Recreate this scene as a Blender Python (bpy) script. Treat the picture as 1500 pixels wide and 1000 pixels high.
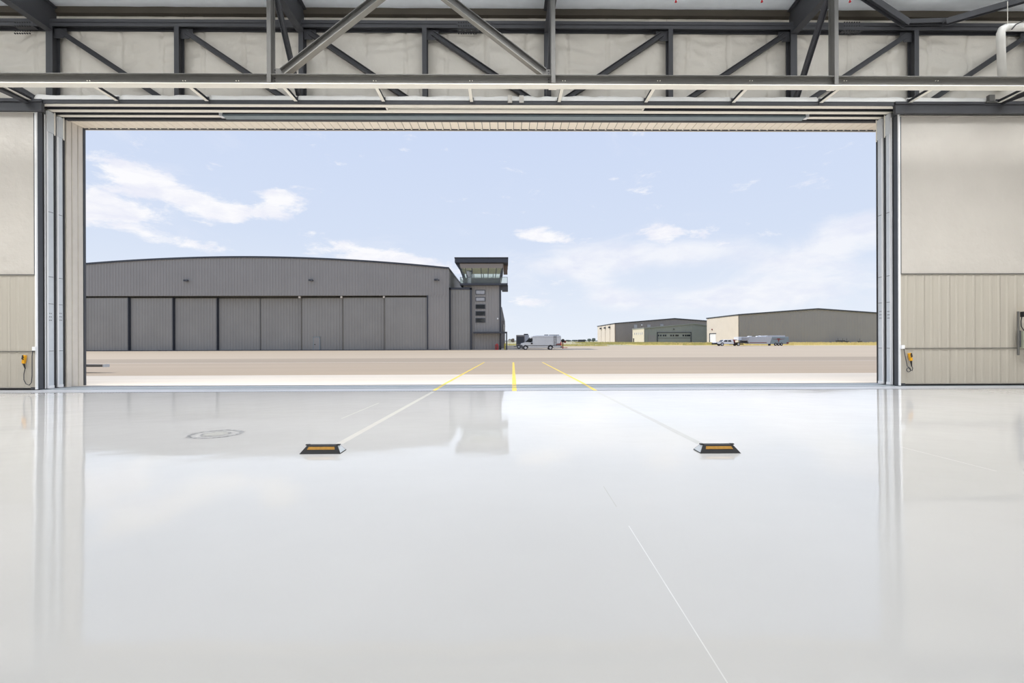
import bpy, math, random
from mathutils import Vector, Matrix, Euler, noise
random.seed(7)
C = bpy.context.scene.collection
for o in list(bpy.data.objects): bpy.data.objects.remove(o)
# ------------------------------------------------------------------ camera
CAM = Vector((0, 0, 1.7)); FPX = 700.0
ROT = Matrix.Rotation(math.radians(-.7), 3, 'Z') @ Matrix.Rotation(math.radians(90), 3, 'X') @ Matrix.Rotation(math.radians(-.18), 3, 'Z')
cd = bpy.data.cameras.new('camera'); cam = bpy.data.objects.new('camera', cd); C.objects.link(cam)
cam.location = CAM; cam.rotation_euler = ROT.to_euler(); cd.sensor_width = 36; cd.lens = FPX / 1500 * 36
cd.clip_end = 6000; cd.clip_start = .05
bpy.context.scene.camera = cam
vs = bpy.context.scene.view_settings
vs.view_transform = 'Standard'; vs.look = 'None'; vs.exposure = 0.0; vs.gamma = 1; vs.use_curve_mapping = False
# ------------------------------------------------------------------ sky
def lin(c):
    c = c / 255
    return c / 12.92 if c <= .04045 else ((c + .055) / 1.055) ** 2.4
def rgb(r, g, b): return (lin(r), lin(g), lin(b), 1)
W = bpy.data.worlds.new('world'); bpy.context.scene.world = W; W.use_nodes = True
nt = W.node_tree; N = nt.nodes; L = nt.links; N.clear()
def M(op, a, b=None, c=None):
    n = N.new('ShaderNodeMath'); n.operation = op
    for i, v in enumerate((a, b, c)):
        if v is None: continue
        if isinstance(v, (int, float)): n.inputs[i].default_value = v
        else: L.new(v, n.inputs[i])
    return n.outputs[0]
def ramp(fac, stops):
    n = N.new('ShaderNodeValToRGB'); e = n.color_ramp.elements
    while len(e) < len(stops): e.new(.5)
    for i, (p, c) in enumerate(stops): e[i].position = p; e[i].color = c
    L.new(fac, n.inputs[0]); return n.outputs[0]
tc = N.new('ShaderNodeTexCoord'); sp = N.new('ShaderNodeSeparateXYZ'); L.new(tc.outputs['Generated'], sp.inputs[0])
X_, Y_, Z_ = sp.outputs
az = M('ARCTAN2', X_, Y_); el = M('ARCSINE', Z_)
base = ramp(M('MULTIPLY', el, 1 / 1.5708), [(0, rgb(234, 241, 251)), (.05, rgb(226, 235, 249)), (.13, rgb(213, 225, 246)), (.30, rgb(203, 217, 245)), (1, rgb(178, 198, 240))])
cv = N.new('ShaderNodeCombineXYZ'); L.new(az, cv.inputs[0]); L.new(M('MULTIPLY', el, 2.4), cv.inputs[1])
def noi(scale, det, rough, dist=0, off=0):
    n = N.new('ShaderNodeTexNoise'); n.noise_dimensions = '3D'
    a = N.new('ShaderNodeVectorMath'); a.operation = 'ADD'; a.inputs[1].default_value = (off, off * .7, off * 1.3); L.new(cv.outputs[0], a.inputs[0]); L.new(a.outputs[0], n.inputs['Vector'])
    n.inputs['Scale'].default_value = scale; n.inputs['Detail'].default_value = det; n.inputs['Roughness'].default_value = rough; n.inputs['Distortion'].default_value = dist
    return n.outputs[0]
def blobs(lst):
    tot = None
    for (px, py, rx, ry, amp, sl) in lst:
        d = (ROT @ Vector((px - 750, 500 - py, -FPX))).normalized()
        a0 = math.atan2(d.x, d.y); e0 = math.asin(d.z); k = d.y
        ra = rx / FPX * k * k; re = ry / FPX * k
        da = M('SUBTRACT', az, a0); de = M('SUBTRACT', el, e0)
        de = M('ADD', de, M('MULTIPLY', da, sl))
        da = M('DIVIDE', da, ra); de = M('DIVIDE', de, re)
        r2 = M('ADD', M('MULTIPLY', da, da), M('MULTIPLY', de, de))
        g = M('MULTIPLY', M('EXPONENT', M('MULTIPLY', r2, -1.0)), amp)
        tot = g if tot is None else M('ADD', tot, g)
    return tot
# puffy clouds: (x, y, rx, ry, strength, slope)
puff = blobs([(190, 258, 60, 15, .8, .16), (260, 285, 75, 26, 1.0, .3), (165, 300, 60, 22, .95, -.05), (205, 318, 80, 14, .7, .1), (340, 310, 60, 13, .9, 0), (408, 287, 34, 13, .9, 0),
              (415, 310, 40, 16, .85, 0), (270, 356, 62, 11, .9, .05), (190, 332, 45, 8, .5, 0), (530, 372, 75, 17, 1.1, .1), (620, 384, 50, 12, 1.0, .1), (793, 345, 48, 12, 1.0, 0), (938, 276, 26, 8, .75, 0), (898, 262, 10, 3, .5, 0),
              (970, 340, 34, 14, 1.0, 0), (1030, 340, 24, 10, .75, 0), (1050, 358, 34, 10, .6, 0), (765, 443, 36, 10, .95, 0), (785, 412, 38, 9, .65, 0), (110, 290, 70, 34, .6, 0)])
wisp = blobs([(850, 385, 130, 20, .8, -.05), (1000, 370, 150, 22, .9, .03), (880, 420, 60, 24, .7, .5), (1230, 360, 130, 26, 1.0, -.2), (1130, 430, 150, 22, .8, -.1), (1260, 325, 70, 16, .7, 0), (1000, 440, 300, 30, .45, 0), (700, 400, 140, 30, .2, 0)])
n1 = noi(13, 12, .66, .3, 3.1); n2 = noi(5, 7, .6, .9, 9.7)
dens1 = M('ADD', M('MULTIPLY', M('SUBTRACT', n1, .5), 2.9), M('SUBTRACT', puff, .31))
m1 = N.new('ShaderNodeMapRange'); m1.interpolation_type = 'SMOOTHSTEP'; L.new(dens1, m1.inputs[0]); m1.inputs[1].default_value = 0; m1.inputs[2].default_value = .6
dens2 = M('ADD', M('MULTIPLY', M('SUBTRACT', n2, .5), 2.2), M('SUBTRACT', wisp, .33))
m2 = N.new('ShaderNodeMapRange'); m2.interpolation_type = 'SMOOTHSTEP'; L.new(dens2, m2.inputs[0]); m2.inputs[1].default_value = -.2; m2.inputs[2].default_value = .8; m2.inputs[4].default_value = .7
# the same kind of scattered cloud goes on all round, outside the frame
n3 = noi(2.2, 8, .6, .5, 21.0); m3 = N.new('ShaderNodeMapRange'); m3.interpolation_type = 'SMOOTHSTEP'; L.new(n3, m3.inputs[0]); m3.inputs[1].default_value = .56; m3.inputs[2].default_value = .72
side = N.new('ShaderNodeMapRange'); L.new(M('ABSOLUTE', az), side.inputs[0]); side.inputs[1].default_value = .75; side.inputs[2].default_value = 1.2
fac = M('MAXIMUM', M('MAXIMUM', m1.outputs[0], m2.outputs[0]), M('MULTIPLY', M('MULTIPLY', m3.outputs[0], side.outputs[0]), .7))
shade = noi(16, 6, .6, .2, 5.5)
ccol = ramp(shade, [(.35, rgb(236, 238, 250)), (.6, rgb(252, 252, 255))])
mx = N.new('ShaderNodeMix'); mx.data_type = 'RGBA'; L.new(fac, mx.inputs[0]); L.new(base, mx.inputs[6]); L.new(ccol, mx.inputs[7])
bg = N.new('ShaderNodeBackground'); L.new(mx.outputs[2], bg.inputs[0]); bg.inputs[1].default_value = 1.0
wo = N.new('ShaderNodeOutputWorld'); L.new(bg.outputs[0], wo.inputs[0])
# ------------------------------------------------------------------ sun, added fill lights
def light(kind, name, loc, energy, color=(1, 1, 1), size=None, rot=(0, 0, 0)):
    l = bpy.data.lights.new(name, kind); l.energy = energy; l.color = color
    if size: l.shape = 'RECTANGLE'; l.size, l.size_y = size
    o = bpy.data.objects.new(name, l); C.objects.link(o); o.location = loc; o.rotation_euler = rot; return o
s = light('SUN', 'sun', (-50, 0, 60), 3.0, (1.0, .94, .86)); s.data.angle = math.radians(.6)
s.rotation_euler = Vector((-1, .07, math.tan(math.radians(46)))).to_track_quat('Z', 'Y').to_euler()
for lx in (-20, -1, 18):        # unseen fill lights added behind the camera, aimed towards the door
    light('AREA', 'fill_lights', (lx, -20, 9.0), 1320, (1, .99, .98), (14, 6), (math.radians(84), 0, 0))
for lx in (-19, -2, 15):        # unseen fill lights added under the roof to brighten the floor by the door
    light('AREA', 'fill_lights', (lx, 13.0, 13.2), 900, (1, .99, .98), (14, 2.4), (0, 0, 0)).data.spread = math.radians(120)
    light('AREA', 'fill_uplight', (lx, 12.0, 12.9), 560, (.95, .98, 1), (14, 2.4), (math.radians(180), 0, 0))  # added upward fill that brightens the roof liner
# ------------------------------------------------------------------ helpers
def H(px, py, Y):
    d = ROT @ Vector((px - 750, 500 - py, -FPX)); t = (Y - CAM.y) / d.y
    return CAM + d * t
def HX(px, Y): return H(px, 500, Y).x
def HZ(py, Y, px=750): return H(px, py, Y).z
YT = 16.52                      # inner edge of the door sill
PROF = [(-40, .0105 * (YT + 40)), (YT, 0), (19.5, 0), (46, -.27), (82, .28), (120, .45), (300, 1.2), (1500, 1.5), (5000, 1.5)]
def gz(y):
    for (a, za), (b, zb) in zip(PROF, PROF[1:]):
        if y <= b: return za + (zb - za) * (y - a) / (b - a)
    return PROF[-1][1]
def HG(px, py):
    d = ROT @ Vector((px - 750, 500 - py, -FPX)); t0 = .5 / d.y; y = .5
    while y < 1400:
        p = CAM + d * (y / d.y)
        if p.z < gz(y): break
        y *= 1.004
    lo, hi = y / 1.004, y
    for _ in range(20):
        m = (lo + hi) / 2; p = CAM + d * (m / d.y)
        if p.z < gz(m): hi = m
        else: lo = m
    return CAM + d * (hi / d.y)

def mat(name, col, rough=.6, metal=0, var=.06, vscale=3, bump=0, bscale=20, spec=.5, coat=0, stretch=(1, 1, 1), emit=None, col2=None, vdet=5):
    m = bpy.data.materials.new(name); m.use_nodes = True; t = m.node_tree; b = t.nodes['Principled BSDF']
    c = rgb(*col)
    b.inputs['Roughness'].default_value = rough; b.inputs['Metallic'].default_value = metal; b.inputs['Specular IOR Level'].default_value = spec
    b.inputs['Coat Weight'].default_value = coat
    co = t.nodes.new('ShaderNodeTexCoord'); mp = t.nodes.new('ShaderNodeMapping'); mp.inputs['Scale'].default_value = stretch
    t.links.new(co.outputs['Object'], mp.inputs[0])
    nz = t.nodes.new('ShaderNodeTexNoise'); nz.inputs['Scale'].default_value = vscale; nz.inputs['Detail'].default_value = vdet
    t.links.new(mp.outputs[0], nz.inputs['Vector'])
    r = t.nodes.new('ShaderNodeValToRGB'); r.color_ramp.elements[0].position = .3; r.color_ramp.elements[1].position = .7
    if col2: ca, cb = c, rgb(*col2)
    else: ca = tuple(x * (1 - var) for x in c[:3]) + (1,); cb = tuple(min(1, x * (1 + var)) for x in c[:3]) + (1,)
    r.color_ramp.elements[0].color = ca; r.color_ramp.elements[1].color = cb
    t.links.new(nz.outputs[0], r.inputs[0]); t.links.new(r.outputs[0], b.inputs['Base Color'])
    if bump:
        n2 = t.nodes.new('ShaderNodeTexNoise'); n2.inputs['Scale'].default_value = bscale; n2.inputs['Detail'].default_value = 4
        t.links.new(mp.outputs[0], n2.inputs['Vector']); bp = t.nodes.new('ShaderNodeBump'); bp.inputs['Strength'].default_value = bump; bp.inputs['Distance'].default_value = .05
        t.links.new(n2.outputs[0], bp.inputs['Height']); t.links.new(bp.outputs[0], b.inputs['Normal'])
    if emit: b.inputs['Emission Color'].default_value = c; b.inputs['Emission Strength'].default_value = emit
    return m
MT = {}
MT['steel'] = mat('dark grey steel paint', (68, 69, 73), .55)
MT['steel2'] = mat('warm grey steel paint', (96, 95, 92), .5)
MT['dark'] = mat('dark trim paint', (70, 73, 79), .5)
MT['black'] = mat('black rubber', (38, 38, 40), .6)
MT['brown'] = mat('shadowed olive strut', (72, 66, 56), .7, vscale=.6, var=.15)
MT['pale'] = mat('pale metal with underside light', (248, 244, 232), .5, var=.02)  # on beam undersides this pale colour stands in for light bounced off the floor
MT['white'] = mat('white trim', (238, 239, 240), .4, var=.02)
MT['vinyl'] = mat('cream vinyl facing', (196, 191, 183), .42, var=.03, vscale=.8, bump=.5, bscale=4)
MT['vinyl_bright'] = mat('brightened cream vinyl facing', (218, 213, 203), .42, var=.03, vscale=.8, bump=.6, bscale=4)  # same vinyl, colour lightened to make up for weak light by the truss
MT['batt'] = mat('white vinyl batt', (232, 231, 227), .4, var=.03, bump=.4, bscale=6)
MT['roofvinyl'] = mat('bluish white roof liner', (240, 244, 248), .4, var=.03, bump=.2, bscale=3)
MT['liner'] = mat('beige ribbed liner', (181, 175, 163), .5, var=.03, vscale=2, stretch=(4, 1, .15))
MT['galv'] = mat('galvanised end plate', (205, 211, 216), .4, var=.04, vscale=4)
MT['bluesteel'] = mat('blue grey rail', (132, 146, 152), .4)
MT['cream'] = mat('cream metal cladding', (214, 208, 198), .45, var=.03)
MT['soffit'] = mat('cream soffit metal', (250, 240, 224), .5, var=.02)
MT['clad'] = mat('grey metal cladding', (152, 149, 146), .5, var=.04, vscale=.25, vdet=8)
MT['clad2'] = mat('grey leaf cladding', (149, 147, 143), .5, var=.05, vscale=.3, vdet=8)
MT['cladw'] = mat('taupe grey cladding', (146, 140, 136), .55, var=.03, vscale=.2)
MT['cladg'] = mat('green grey cladding', (146, 150, 142), .55, var=.04, vscale=.3)
MT['cladb'] = mat('mid grey cladding', (146, 145, 145), .55, var=.03, vscale=.2)
MT['creamw'] = mat('pale cream cladding', (214, 205, 192), .6, var=.03, vscale=.4)
MT['creamy'] = mat('warm cream cladding', (216, 209, 188), .6, var=.02)
MT['trim'] = mat('charcoal trim', (62, 66, 74), .5)
MT['yellow'] = mat('yellow line paint', (246, 214, 92), .6, var=.12, vscale=3)
MT['lineA'] = mat('pale line under epoxy', (232, 229, 220), .15, var=.03)
MT['lineB'] = mat('greyish line under epoxy', (200, 199, 192), .15, var=.04)
MT['white_line'] = mat('worn white line', (250, 240, 226), .7, var=.06)
MT['seam'] = mat('pale floor seam', (238, 238, 236), .2)
MT['amber'] = mat('amber stripe', (186, 138, 56), .5, var=.1, vscale=30)
MT['orange'] = mat('orange yellow plastic', (235, 170, 30), .4)
MT['red'] = mat('red paint', (190, 40, 50), .5)
MT['glassdark'] = mat('dark glass', (34, 40, 44), .08, var=.2)
MT['glasspale'] = mat('sky lit glass', (176, 178, 182), .08, var=.1)
MT['silver'] = mat('silver vehicle paint', (198, 203, 209), .28, metal=.2, coat=.4, var=.02)
MT['whitepaint'] = mat('white vehicle paint', (226, 230, 236), .3, coat=.3, var=.02)
MT['tgrey'] = mat('grey trailer skin', (186, 189, 195), .4, var=.03)
MT['tyre'] = mat('tyre rubber', (30, 30, 32), .8)
MT['rim'] = mat('wheel rim', (190, 192, 196), .35, metal=.4)
MT['pipe'] = mat('white pipe', (226, 225, 220), .35, var=.03)
MT['maroon'] = mat('maroon graphic', (124, 62, 58), .5)
MT['panelbrown'] = mat('weathered brown panel', (120, 104, 92), .6, var=.15)
MT['ceilingcream'] = mat('cream cab ceiling', (250, 244, 212), .6)
MT['tree'] = mat('distant foliage', (98, 108, 104), .9, var=.2)
MT['slab'] = mat('grey sill concrete', (176, 178, 182), .45, var=.10, vscale=1.2, stretch=(.15, 1, 1), bump=.1)
MT['asphA'] = mat('tan asphalt', (182, 165, 143), .85, var=.05, vscale=.25, stretch=(.12, 1, 1), vdet=8)
MT['asphB'] = mat('darker tan asphalt', (173, 158, 138), .85, var=.04, vscale=.2, stretch=(.1, 1, 1), vdet=8)
MT['asphC'] = mat('light tan concrete', (197, 181, 158), .85, var=.04, vscale=.12, stretch=(.15, 1, 1), vdet=8)
MT['apron'] = mat('pale apron concrete', (212, 204, 191), .8, var=.05, vscale=1, stretch=(.12, 1, 1), vdet=8)
MT['grass'] = mat('dry straw grass', (222, 202, 132), .95, col2=(240, 222, 158), vscale=.25, vdet=8)
MT['greengrass'] = mat('olive weeds', (176, 172, 104), .95, col2=(226, 208, 136), vscale=.4)
MT['field'] = mat('far plain', (196, 186, 150), .95, col2=(170, 168, 140), vscale=.01)
MT['tinted'] = mat('weathered pale grey flange', (156, 153, 145), .5)  # lower face of the diagonals lightened in colour, as if lit from below
# glass pane one can see through
m = bpy.data.materials.new('clear glass'); m.use_nodes = True; t = m.node_tree; b = t.nodes['Principled BSDF']; b.inputs['Base Color'].default_value = (.7, .76, .72, 1); b.inputs['Roughness'].default_value = .03
tr = t.nodes.new('ShaderNodeBsdfTransparent'); tr.inputs[0].default_value = (.93, .95, .92, 1); mxs = t.nodes.new('ShaderNodeMixShader'); mxs.inputs[0].default_value = .08
t.links.new(tr.outputs[0], mxs.inputs[1]); t.links.new(b.outputs[0], mxs.inputs[2]); t.links.new(mxs.outputs[0], t.nodes['Material Output'].inputs[0]); MT['glass'] = m
# glossy white epoxy floor
m = bpy.data.materials.new('white epoxy floor'); m.use_nodes = True; t = m.node_tree; b = t.nodes['Principled BSDF']
co = t.nodes.new('ShaderNodeTexCoord'); nz = t.nodes.new('ShaderNodeTexNoise'); nz.inputs['Scale'].default_value = .35; nz.inputs['Detail'].default_value = 7; t.links.new(co.outputs['Object'], nz.inputs['Vector'])
r = t.nodes.new('ShaderNodeValToRGB'); r.color_ramp.elements[0].position = .3; r.color_ramp.elements[1].position = .7
r.color_ramp.elements[0].color = rgb(208, 207, 205); r.color_ramp.elements[1].color = rgb(214, 213, 211); t.links.new(nz.outputs[0], r.inputs[0]); t.links.new(r.outputs[0], b.inputs['Base Color'])
b.inputs['IOR'].default_value = 1.37
nr = t.nodes.new('ShaderNodeMapRange'); t.links.new(nz.outputs[0], nr.inputs[0]); nr.inputs[1].default_value = .3; nr.inputs[2].default_value = .7; nr.inputs[3].default_value = .035; nr.inputs[4].default_value = .075; t.links.new(nr.outputs[0], b.inputs['Roughness'])
mp = t.nodes.new('ShaderNodeMapping'); mp.inputs['Scale'].default_value = (.8, 1.0, 1); t.links.new(co.outputs['Object'], mp.inputs[0])
nb = t.nodes.new('ShaderNodeTexNoise'); nb.inputs['Scale'].default_value = 1.5; nb.inputs['Detail'].default_value = 2; t.links.new(mp.outputs[0], nb.inputs['Vector'])
bp = t.nodes.new('ShaderNodeBump'); bp.inputs['Strength'].default_value = .5; bp.inputs['Distance'].default_value = .006; t.links.new(nb.outputs[0], bp.inputs['Height']); t.links.new(bp.outputs[0], b.inputs['Normal'])
MT['epoxy'] = m

ORG = {}
class MB:
    def __init__(s): s.v = []; s.f = []
    def add(s, vs, fs):
        k = len(s.v); s.v += [tuple(v) for v in vs]; s.f += [tuple(i + k for i in f) for f in fs]; return s
    def box(s, x0, x1, y0, y1, z0, z1):
        x0, x1 = sorted((x0, x1)); y0, y1 = sorted((y0, y1)); z0, z1 = sorted((z0, z1))
        return s.add([(x0, y0, z0), (x1, y0, z0), (x1, y1, z0), (x0, y1, z0), (x0, y0, z1), (x1, y0, z1), (x1, y1, z1), (x0, y1, z1)],
                     [(0, 3, 2, 1), (4, 5, 6, 7), (0, 1, 5, 4), (1, 2, 6, 5), (2, 3, 7, 6), (3, 0, 4, 7)])
    def bar(s, p, q, w, h, up=(0, 0, 1), ou=0, ow=0):
        p = Vector(p); q = Vector(q); d = (q - p).normalized(); up = Vector(up); sd = d.cross(up).normalized(); up = sd.cross(d).normalized()
        c = []
        for e in (p, q):
            for a, b in ((-1, -1), (1, -1), (1, 1), (-1, 1)): c.append(e + sd * (a * w / 2 + ow) + up * (b * h / 2 + ou))
        return s.add(c, [(0, 3, 2, 1), (4, 5, 6, 7), (0, 1, 5, 4), (1, 2, 6, 5), (2, 3, 7, 6), (3, 0, 4, 7)][:6])
    def ibeam(s, p, q, w, h, up=(0, 0, 1), tf=.02, tw=.015, top=True, bot=True):
        if bot: s.bar(p, q, w, tf, up, ou=-h / 2 + tf / 2)
        if top: s.bar(p, q, w, tf, up, ou=h / 2 - tf / 2)
        return s.bar(p, q, tw, h - 2 * tf + .002, up)
    def prism(s, pts, axis, a, b):      # pts 2-D polygon, extruded along axis from a to b
        n = len(pts)
        def P(u, v, w): return (w, u, v) if axis == 'x' else ((u, w, v) if axis == 'y' else (u, v, w))
        vs = [P(u, v, a) for u, v in pts] + [P(u, v, b) for u, v in pts]
        return s.add(vs, [tuple(range(n))[::-1], tuple(range(n, 2 * n))] + [(i, (i + 1) % n, n + (i + 1) % n, n + i) for i in range(n)])
    def cyl(s, p, q, r, n=12, r2=None):
        p = Vector(p); q = Vector(q); d = (q - p).normalized(); a = Vector((1, 0, 0)) if abs(d.x) < .9 else Vector((0, 1, 0)); u = d.cross(a).normalized(); w = d.cross(u)
        r2 = r if r2 is None else r2
        vs = [p + (u * math.cos(t) + w * math.sin(t)) * r for t in [2 * math.pi * i / n for i in range(n)]] + [q + (u * math.cos(t) + w * math.sin(t)) * r2 for t in [2 * math.pi * i / n for i in range(n)]]
        return s.add(vs, [tuple(range(n))[::-1], tuple(range(n, 2 * n))] + [(i, (i + 1) % n, n + (i + 1) % n, n + i) for i in range(n)])
    def tube(s, pts, r, n=8):
        for a, b in zip(pts, pts[1:]): s.cyl(a, b, r, n)
        return s
    def smoothtube(s, pts, r, n=12):
        pts = [Vector(p) for p in pts]; rings = []; ref = Vector((0, 1, .01)).normalized()
        for i, p in enumerate(pts):
            d = (pts[min(i + 1, len(pts) - 1)] - pts[max(i - 1, 0)]).normalized(); u = d.cross(ref).normalized(); w = d.cross(u)
            rings.append([p + (u * math.cos(2 * math.pi * k / n) + w * math.sin(2 * math.pi * k / n)) * r for k in range(n)])
        vs = [v for rg in rings for v in rg]; fs = [(i * n + k, i * n + (k + 1) % n, (i + 1) * n + (k + 1) % n, (i + 1) * n + k) for i in range(len(pts) - 1) for k in range(n)]
        fs += [tuple(range(n))[::-1], tuple((len(pts) - 1) * n + k for k in range(n))]
        return s.add(vs, fs)
    def corr(s, x0, x1, zb, zt, y, pitch, dep, thick=.1, axis='y', sgn=1):
        """ribbed sheet facing -y (or +-x); zb/zt may be functions of the running coordinate"""
        fb = zb if callable(zb) else (lambda x: zb); ft = zt if callable(zt) else (lambda x: zt)
        us = []; u = x0; lo = min(x0, x1); hi = max(x0, x1); u = lo
        while u < hi - 1e-4:
            for f, d in ((0, 0), (.62, 0), (.72, 1), (.9, 1), (1.0, 0)):
                uu = min(u + f * pitch, hi); us.append((uu, d))
            u += pitch
        vs = []
        for uu, d in us:
            off = y - sgn * d * dep
            for z in (fb(uu), ft(uu)): vs.append((uu, off, z) if axis == 'y' else (off, uu, z))
        fs = [(2 * i, 2 * i + 2, 2 * i + 3, 2 * i + 1) for i in range(len(us) - 1) if us[i + 1][0] > us[i][0] - 1e-6]
        s.add(vs, fs)
        # backing sheet
        o2 = y + sgn * thick; k = [(uu, o2, z) if axis == 'y' else (o2, uu, z) for uu in sorted(set([lo, hi] + ([(lo + hi) / 2 + (hi - lo) * (j / 16 - .5) for j in range(1, 16)] if callable(zt) else []))) for z in (fb(uu), ft(uu))]
        s.add(k, [(2 * i + 1, 2 * i + 3, 2 * i + 2, 2 * i) for i in range(len(k) // 2 - 1)])
        return s
    def build(s, name, material, parent=None, smooth=False, **tags):
        me = bpy.data.meshes.new(name)
        if parent is not None: org = ORG[parent.name]
        elif s.v:
            xs, ys, zs = zip(*s.v); org = Vector(((min(xs) + max(xs)) / 2, (min(ys) + max(ys)) / 2, min(zs)))
        me.from_pydata([tuple(Vector(v) - org) for v in s.v], [], s.f); me.update()
        me.materials.append(MT[material] if isinstance(material, str) else material)
        if smooth: me.polygons.foreach_set('use_smooth', [True] * len(me.polygons))
        o = bpy.data.objects.new(name, me); C.objects.link(o); ORG[o.name] = org
        if parent is not None: o.parent = parent
        else: o.location = org
        for k, v in tags.items(): o[k] = v
        return o
def fixn(o):
    import bmesh
    b = bmesh.new(); b.from_mesh(o.data); bmesh.ops.recalc_face_normals(b, faces=b.faces); b.to_mesh(o.data); b.free(); return o
def thing(name, label, category, loc, group=None, kind=None):
    o = bpy.data.objects.new(name, None); C.objects.link(o); o.location = loc; ORG[o.name] = Vector(loc); o.empty_display_size = .1
    if label: o['label'] = label
    if category: o['category'] = category
    if group: o['group'] = group
    if kind: o['kind'] = kind
    return o
def sub(o, dx=0, dy=0, dz=0):        # copy of a part, shifted
    c = o.copy(); C.objects.link(c); c.location = o.location + Vector((dx, dy, dz)); ORG[c.name] = ORG[o.name] + 0 * Vector((dx, dy, dz)); return c
def noisev(x, y, z): return noise.noise(Vector((x, y, z)))

# ================================================================== GROUND AND FLOOR
XL, XR = -30.0, 26.0
def strip(name, y0, y1, x0, x1, material, top=0, nx=1, **tags):
    ys = [y0] + [p[0] for p in PROF if y0 < p[0] < y1] + [y1]
    b = MB(); vs = []; fs = []
    for y in ys:
        for i in range(nx + 1):
            x = x0 + (x1 - x0) * i / nx; vs += [(x, y, gz(y) + top)]
    n = nx + 1
    for j in range(len(ys) - 1):
        for i in range(nx): fs.append((j * n + i, j * n + i + 1, (j + 1) * n + i + 1, (j + 1) * n + i))
    b.add(vs, fs); b.add([(x, y, z - .3) for x, y, z in vs], [f[::-1] for f in fs])
    m = len(vs)
    k = len(b.v) - m
    b.f += [(0, nx, ) and (i + 1, i, k + i, k + i + 1) for i in range(nx)]
    return b.build(name, material, **tags)
fl = strip('floor', -26, YT - .06, XL, XR, 'epoxy', kind='structure')
strip('door_sill', YT, 18.95, XL, XR, 'slab', kind='structure')
strip('concrete_apron', 18.96, 25.7, -160, 170, 'apron', kind='structure')
strip('asphalt_apron', 25.7, 46, -160, 170, 'asphA', kind='structure')
strip('asphalt_lane', 46, 54, -200, 220, 'asphB', kind='structure')
# the farther pavement, ending in a sloping edge against the grass on the right
strip('taxiway', 54, 112, -300, 330, 'asphC', kind='structure')
strip('far_taxiway', 112, 128, -300, 36, 'asphC', kind='structure')
b = MB(); e = [(36, 112), (330, 112), (330, 114), (92, 118), (60, 124), (46, 132), (36, 132)]
b.add([(x, y, gz(y) - .001) for x, y in e], [tuple(range(len(e)))]); b.build('taxiway_edge', 'asphC', kind='structure')
g_ = strip('dry_grass_field', 112.2, 5000, -2500, 2500, 'field', top=-.02, kind='structure')
# trench drain grate between floor and sill
b = MB(); b.box(XL, XR, YT - .06, YT - .045, -.05, 0.004).box(XL, XR, YT - .015, YT, -.05, 0.004).box(XL, XR, YT - .05, YT - .01, -.05, -.03); gr = b.build('drain_grate', 'dark', kind='structure')
b = MB(); x = XL
while x < XR: b.box(x, x + .05, YT - .045, YT - .015, -.02, .003); x += .1
b.build('grate_bars', 'slab', gr, kind='stuff')
# sill rails
rails = []
for k, y in enumerate((17.56, 17.98, 18.40)):
    rails.append(MB().box(XL, XR, y - .03, y + .03, -.01, .012).build('trim_%d' % (k + 1), 'bluesteel', kind='structure'))
MB().box(XL, XR, 18.80, 18.93, -.01, .006).build('trim_4', 'dark', kind='structure')

def gline(name, pts, w, material, label, cat, lift=.003):
    """painted line following the ground through the points (world x, y)"""
    vs = []; fs = []; P = []
    for (x0, y0), (x1, y1) in zip(pts, pts[1:]):
        n = max(2, int(abs(y1 - y0) / .5))
        P += [(x0 + (x1 - x0) * i / n, y0 + (y1 - y0) * i / n) for i in range(n)]
    P.append(pts[-1])
    for i, (x, y) in enumerate(P):
        a = Vector(P[max(i - 1, 0)]); c = Vector(P[min(i + 1, len(P) - 1)]); d = (c - a).normalized(); nn = Vector((-d.y, d.x)) * w / 2
        vs += [(x + nn.x, y + nn.y, gz(y) + lift), (x - nn.x, y - nn.y, gz(y) + lift)]
    fs = [(2 * i, 2 * i + 1, 2 * i + 3, 2 * i + 2) for i in range(len(P) - 1)]
    bb = MB(); bb.add(vs, fs); o = bb.build(name, material); fixn(o)
    if o.data.polygons[0].normal.z < 0: o.data.flip_normals()
    o['label'] = label; o['category'] = cat; return o
def g2(px, py): p = HG(px, py); return (p.x, p.y)
gline('guide_line', [g2(636, 571.8), g2(709.5, 530.5)], .13, 'yellow', 'yellow painted guide line on the apron, left one, slanting up to the right', 'line marking')
gline('guide_line', [g2(753.6, 572.5), g2(752, 530.5)], .16, 'yellow', 'short upright yellow centre line painted on the apron', 'line marking')
gline('guide_line', [g2(872.5, 571.8), g2(794.5, 530.5)], .13, 'yellow', 'yellow painted guide line on the apron, right one, slanting up to the left', 'line marking')
gline('floor_stripe', [g2(497, 650), g2(635, 573.2)], .12, 'lineA', 'pale cream stripe on the glossy floor running to the left wheel chock', 'line marking', .0015)
gline('floor_stripe', [g2(1026, 650), g2(873.5, 573.2)], .12, 'lineB', 'greyish stripe on the glossy floor running to the right wheel chock', 'line marking', .0015)
gline('cross_line', [(-70, 46.1), (90, 46.1)], .22, 'white_line', 'thin worn white line across the whole apron', 'line marking')
gline('floor_seam', [g2(921, 770), g2(1068, 1004)], .007, 'seam', 'thin pale straight seam in the floor running to the bottom right', 'seam', .001)
gline('floor_seam', [g2(884, 712), g2(903, 742)], .008, 'lineB', 'very short faint seam in the floor below the right wheel chock', 'seam', .001)
gline('floor_seam', [g2(1318, 654), g2(1460, 690)], .012, 'seam', 'thin pale seam in the floor before the right wall', 'seam', .001)
gline('floor_seam', [g2(500, 613), g2(555, 590)], .03, 'lineA', 'faint short pale seam in the floor left of the cream stripe', 'seam', .001)
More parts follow.
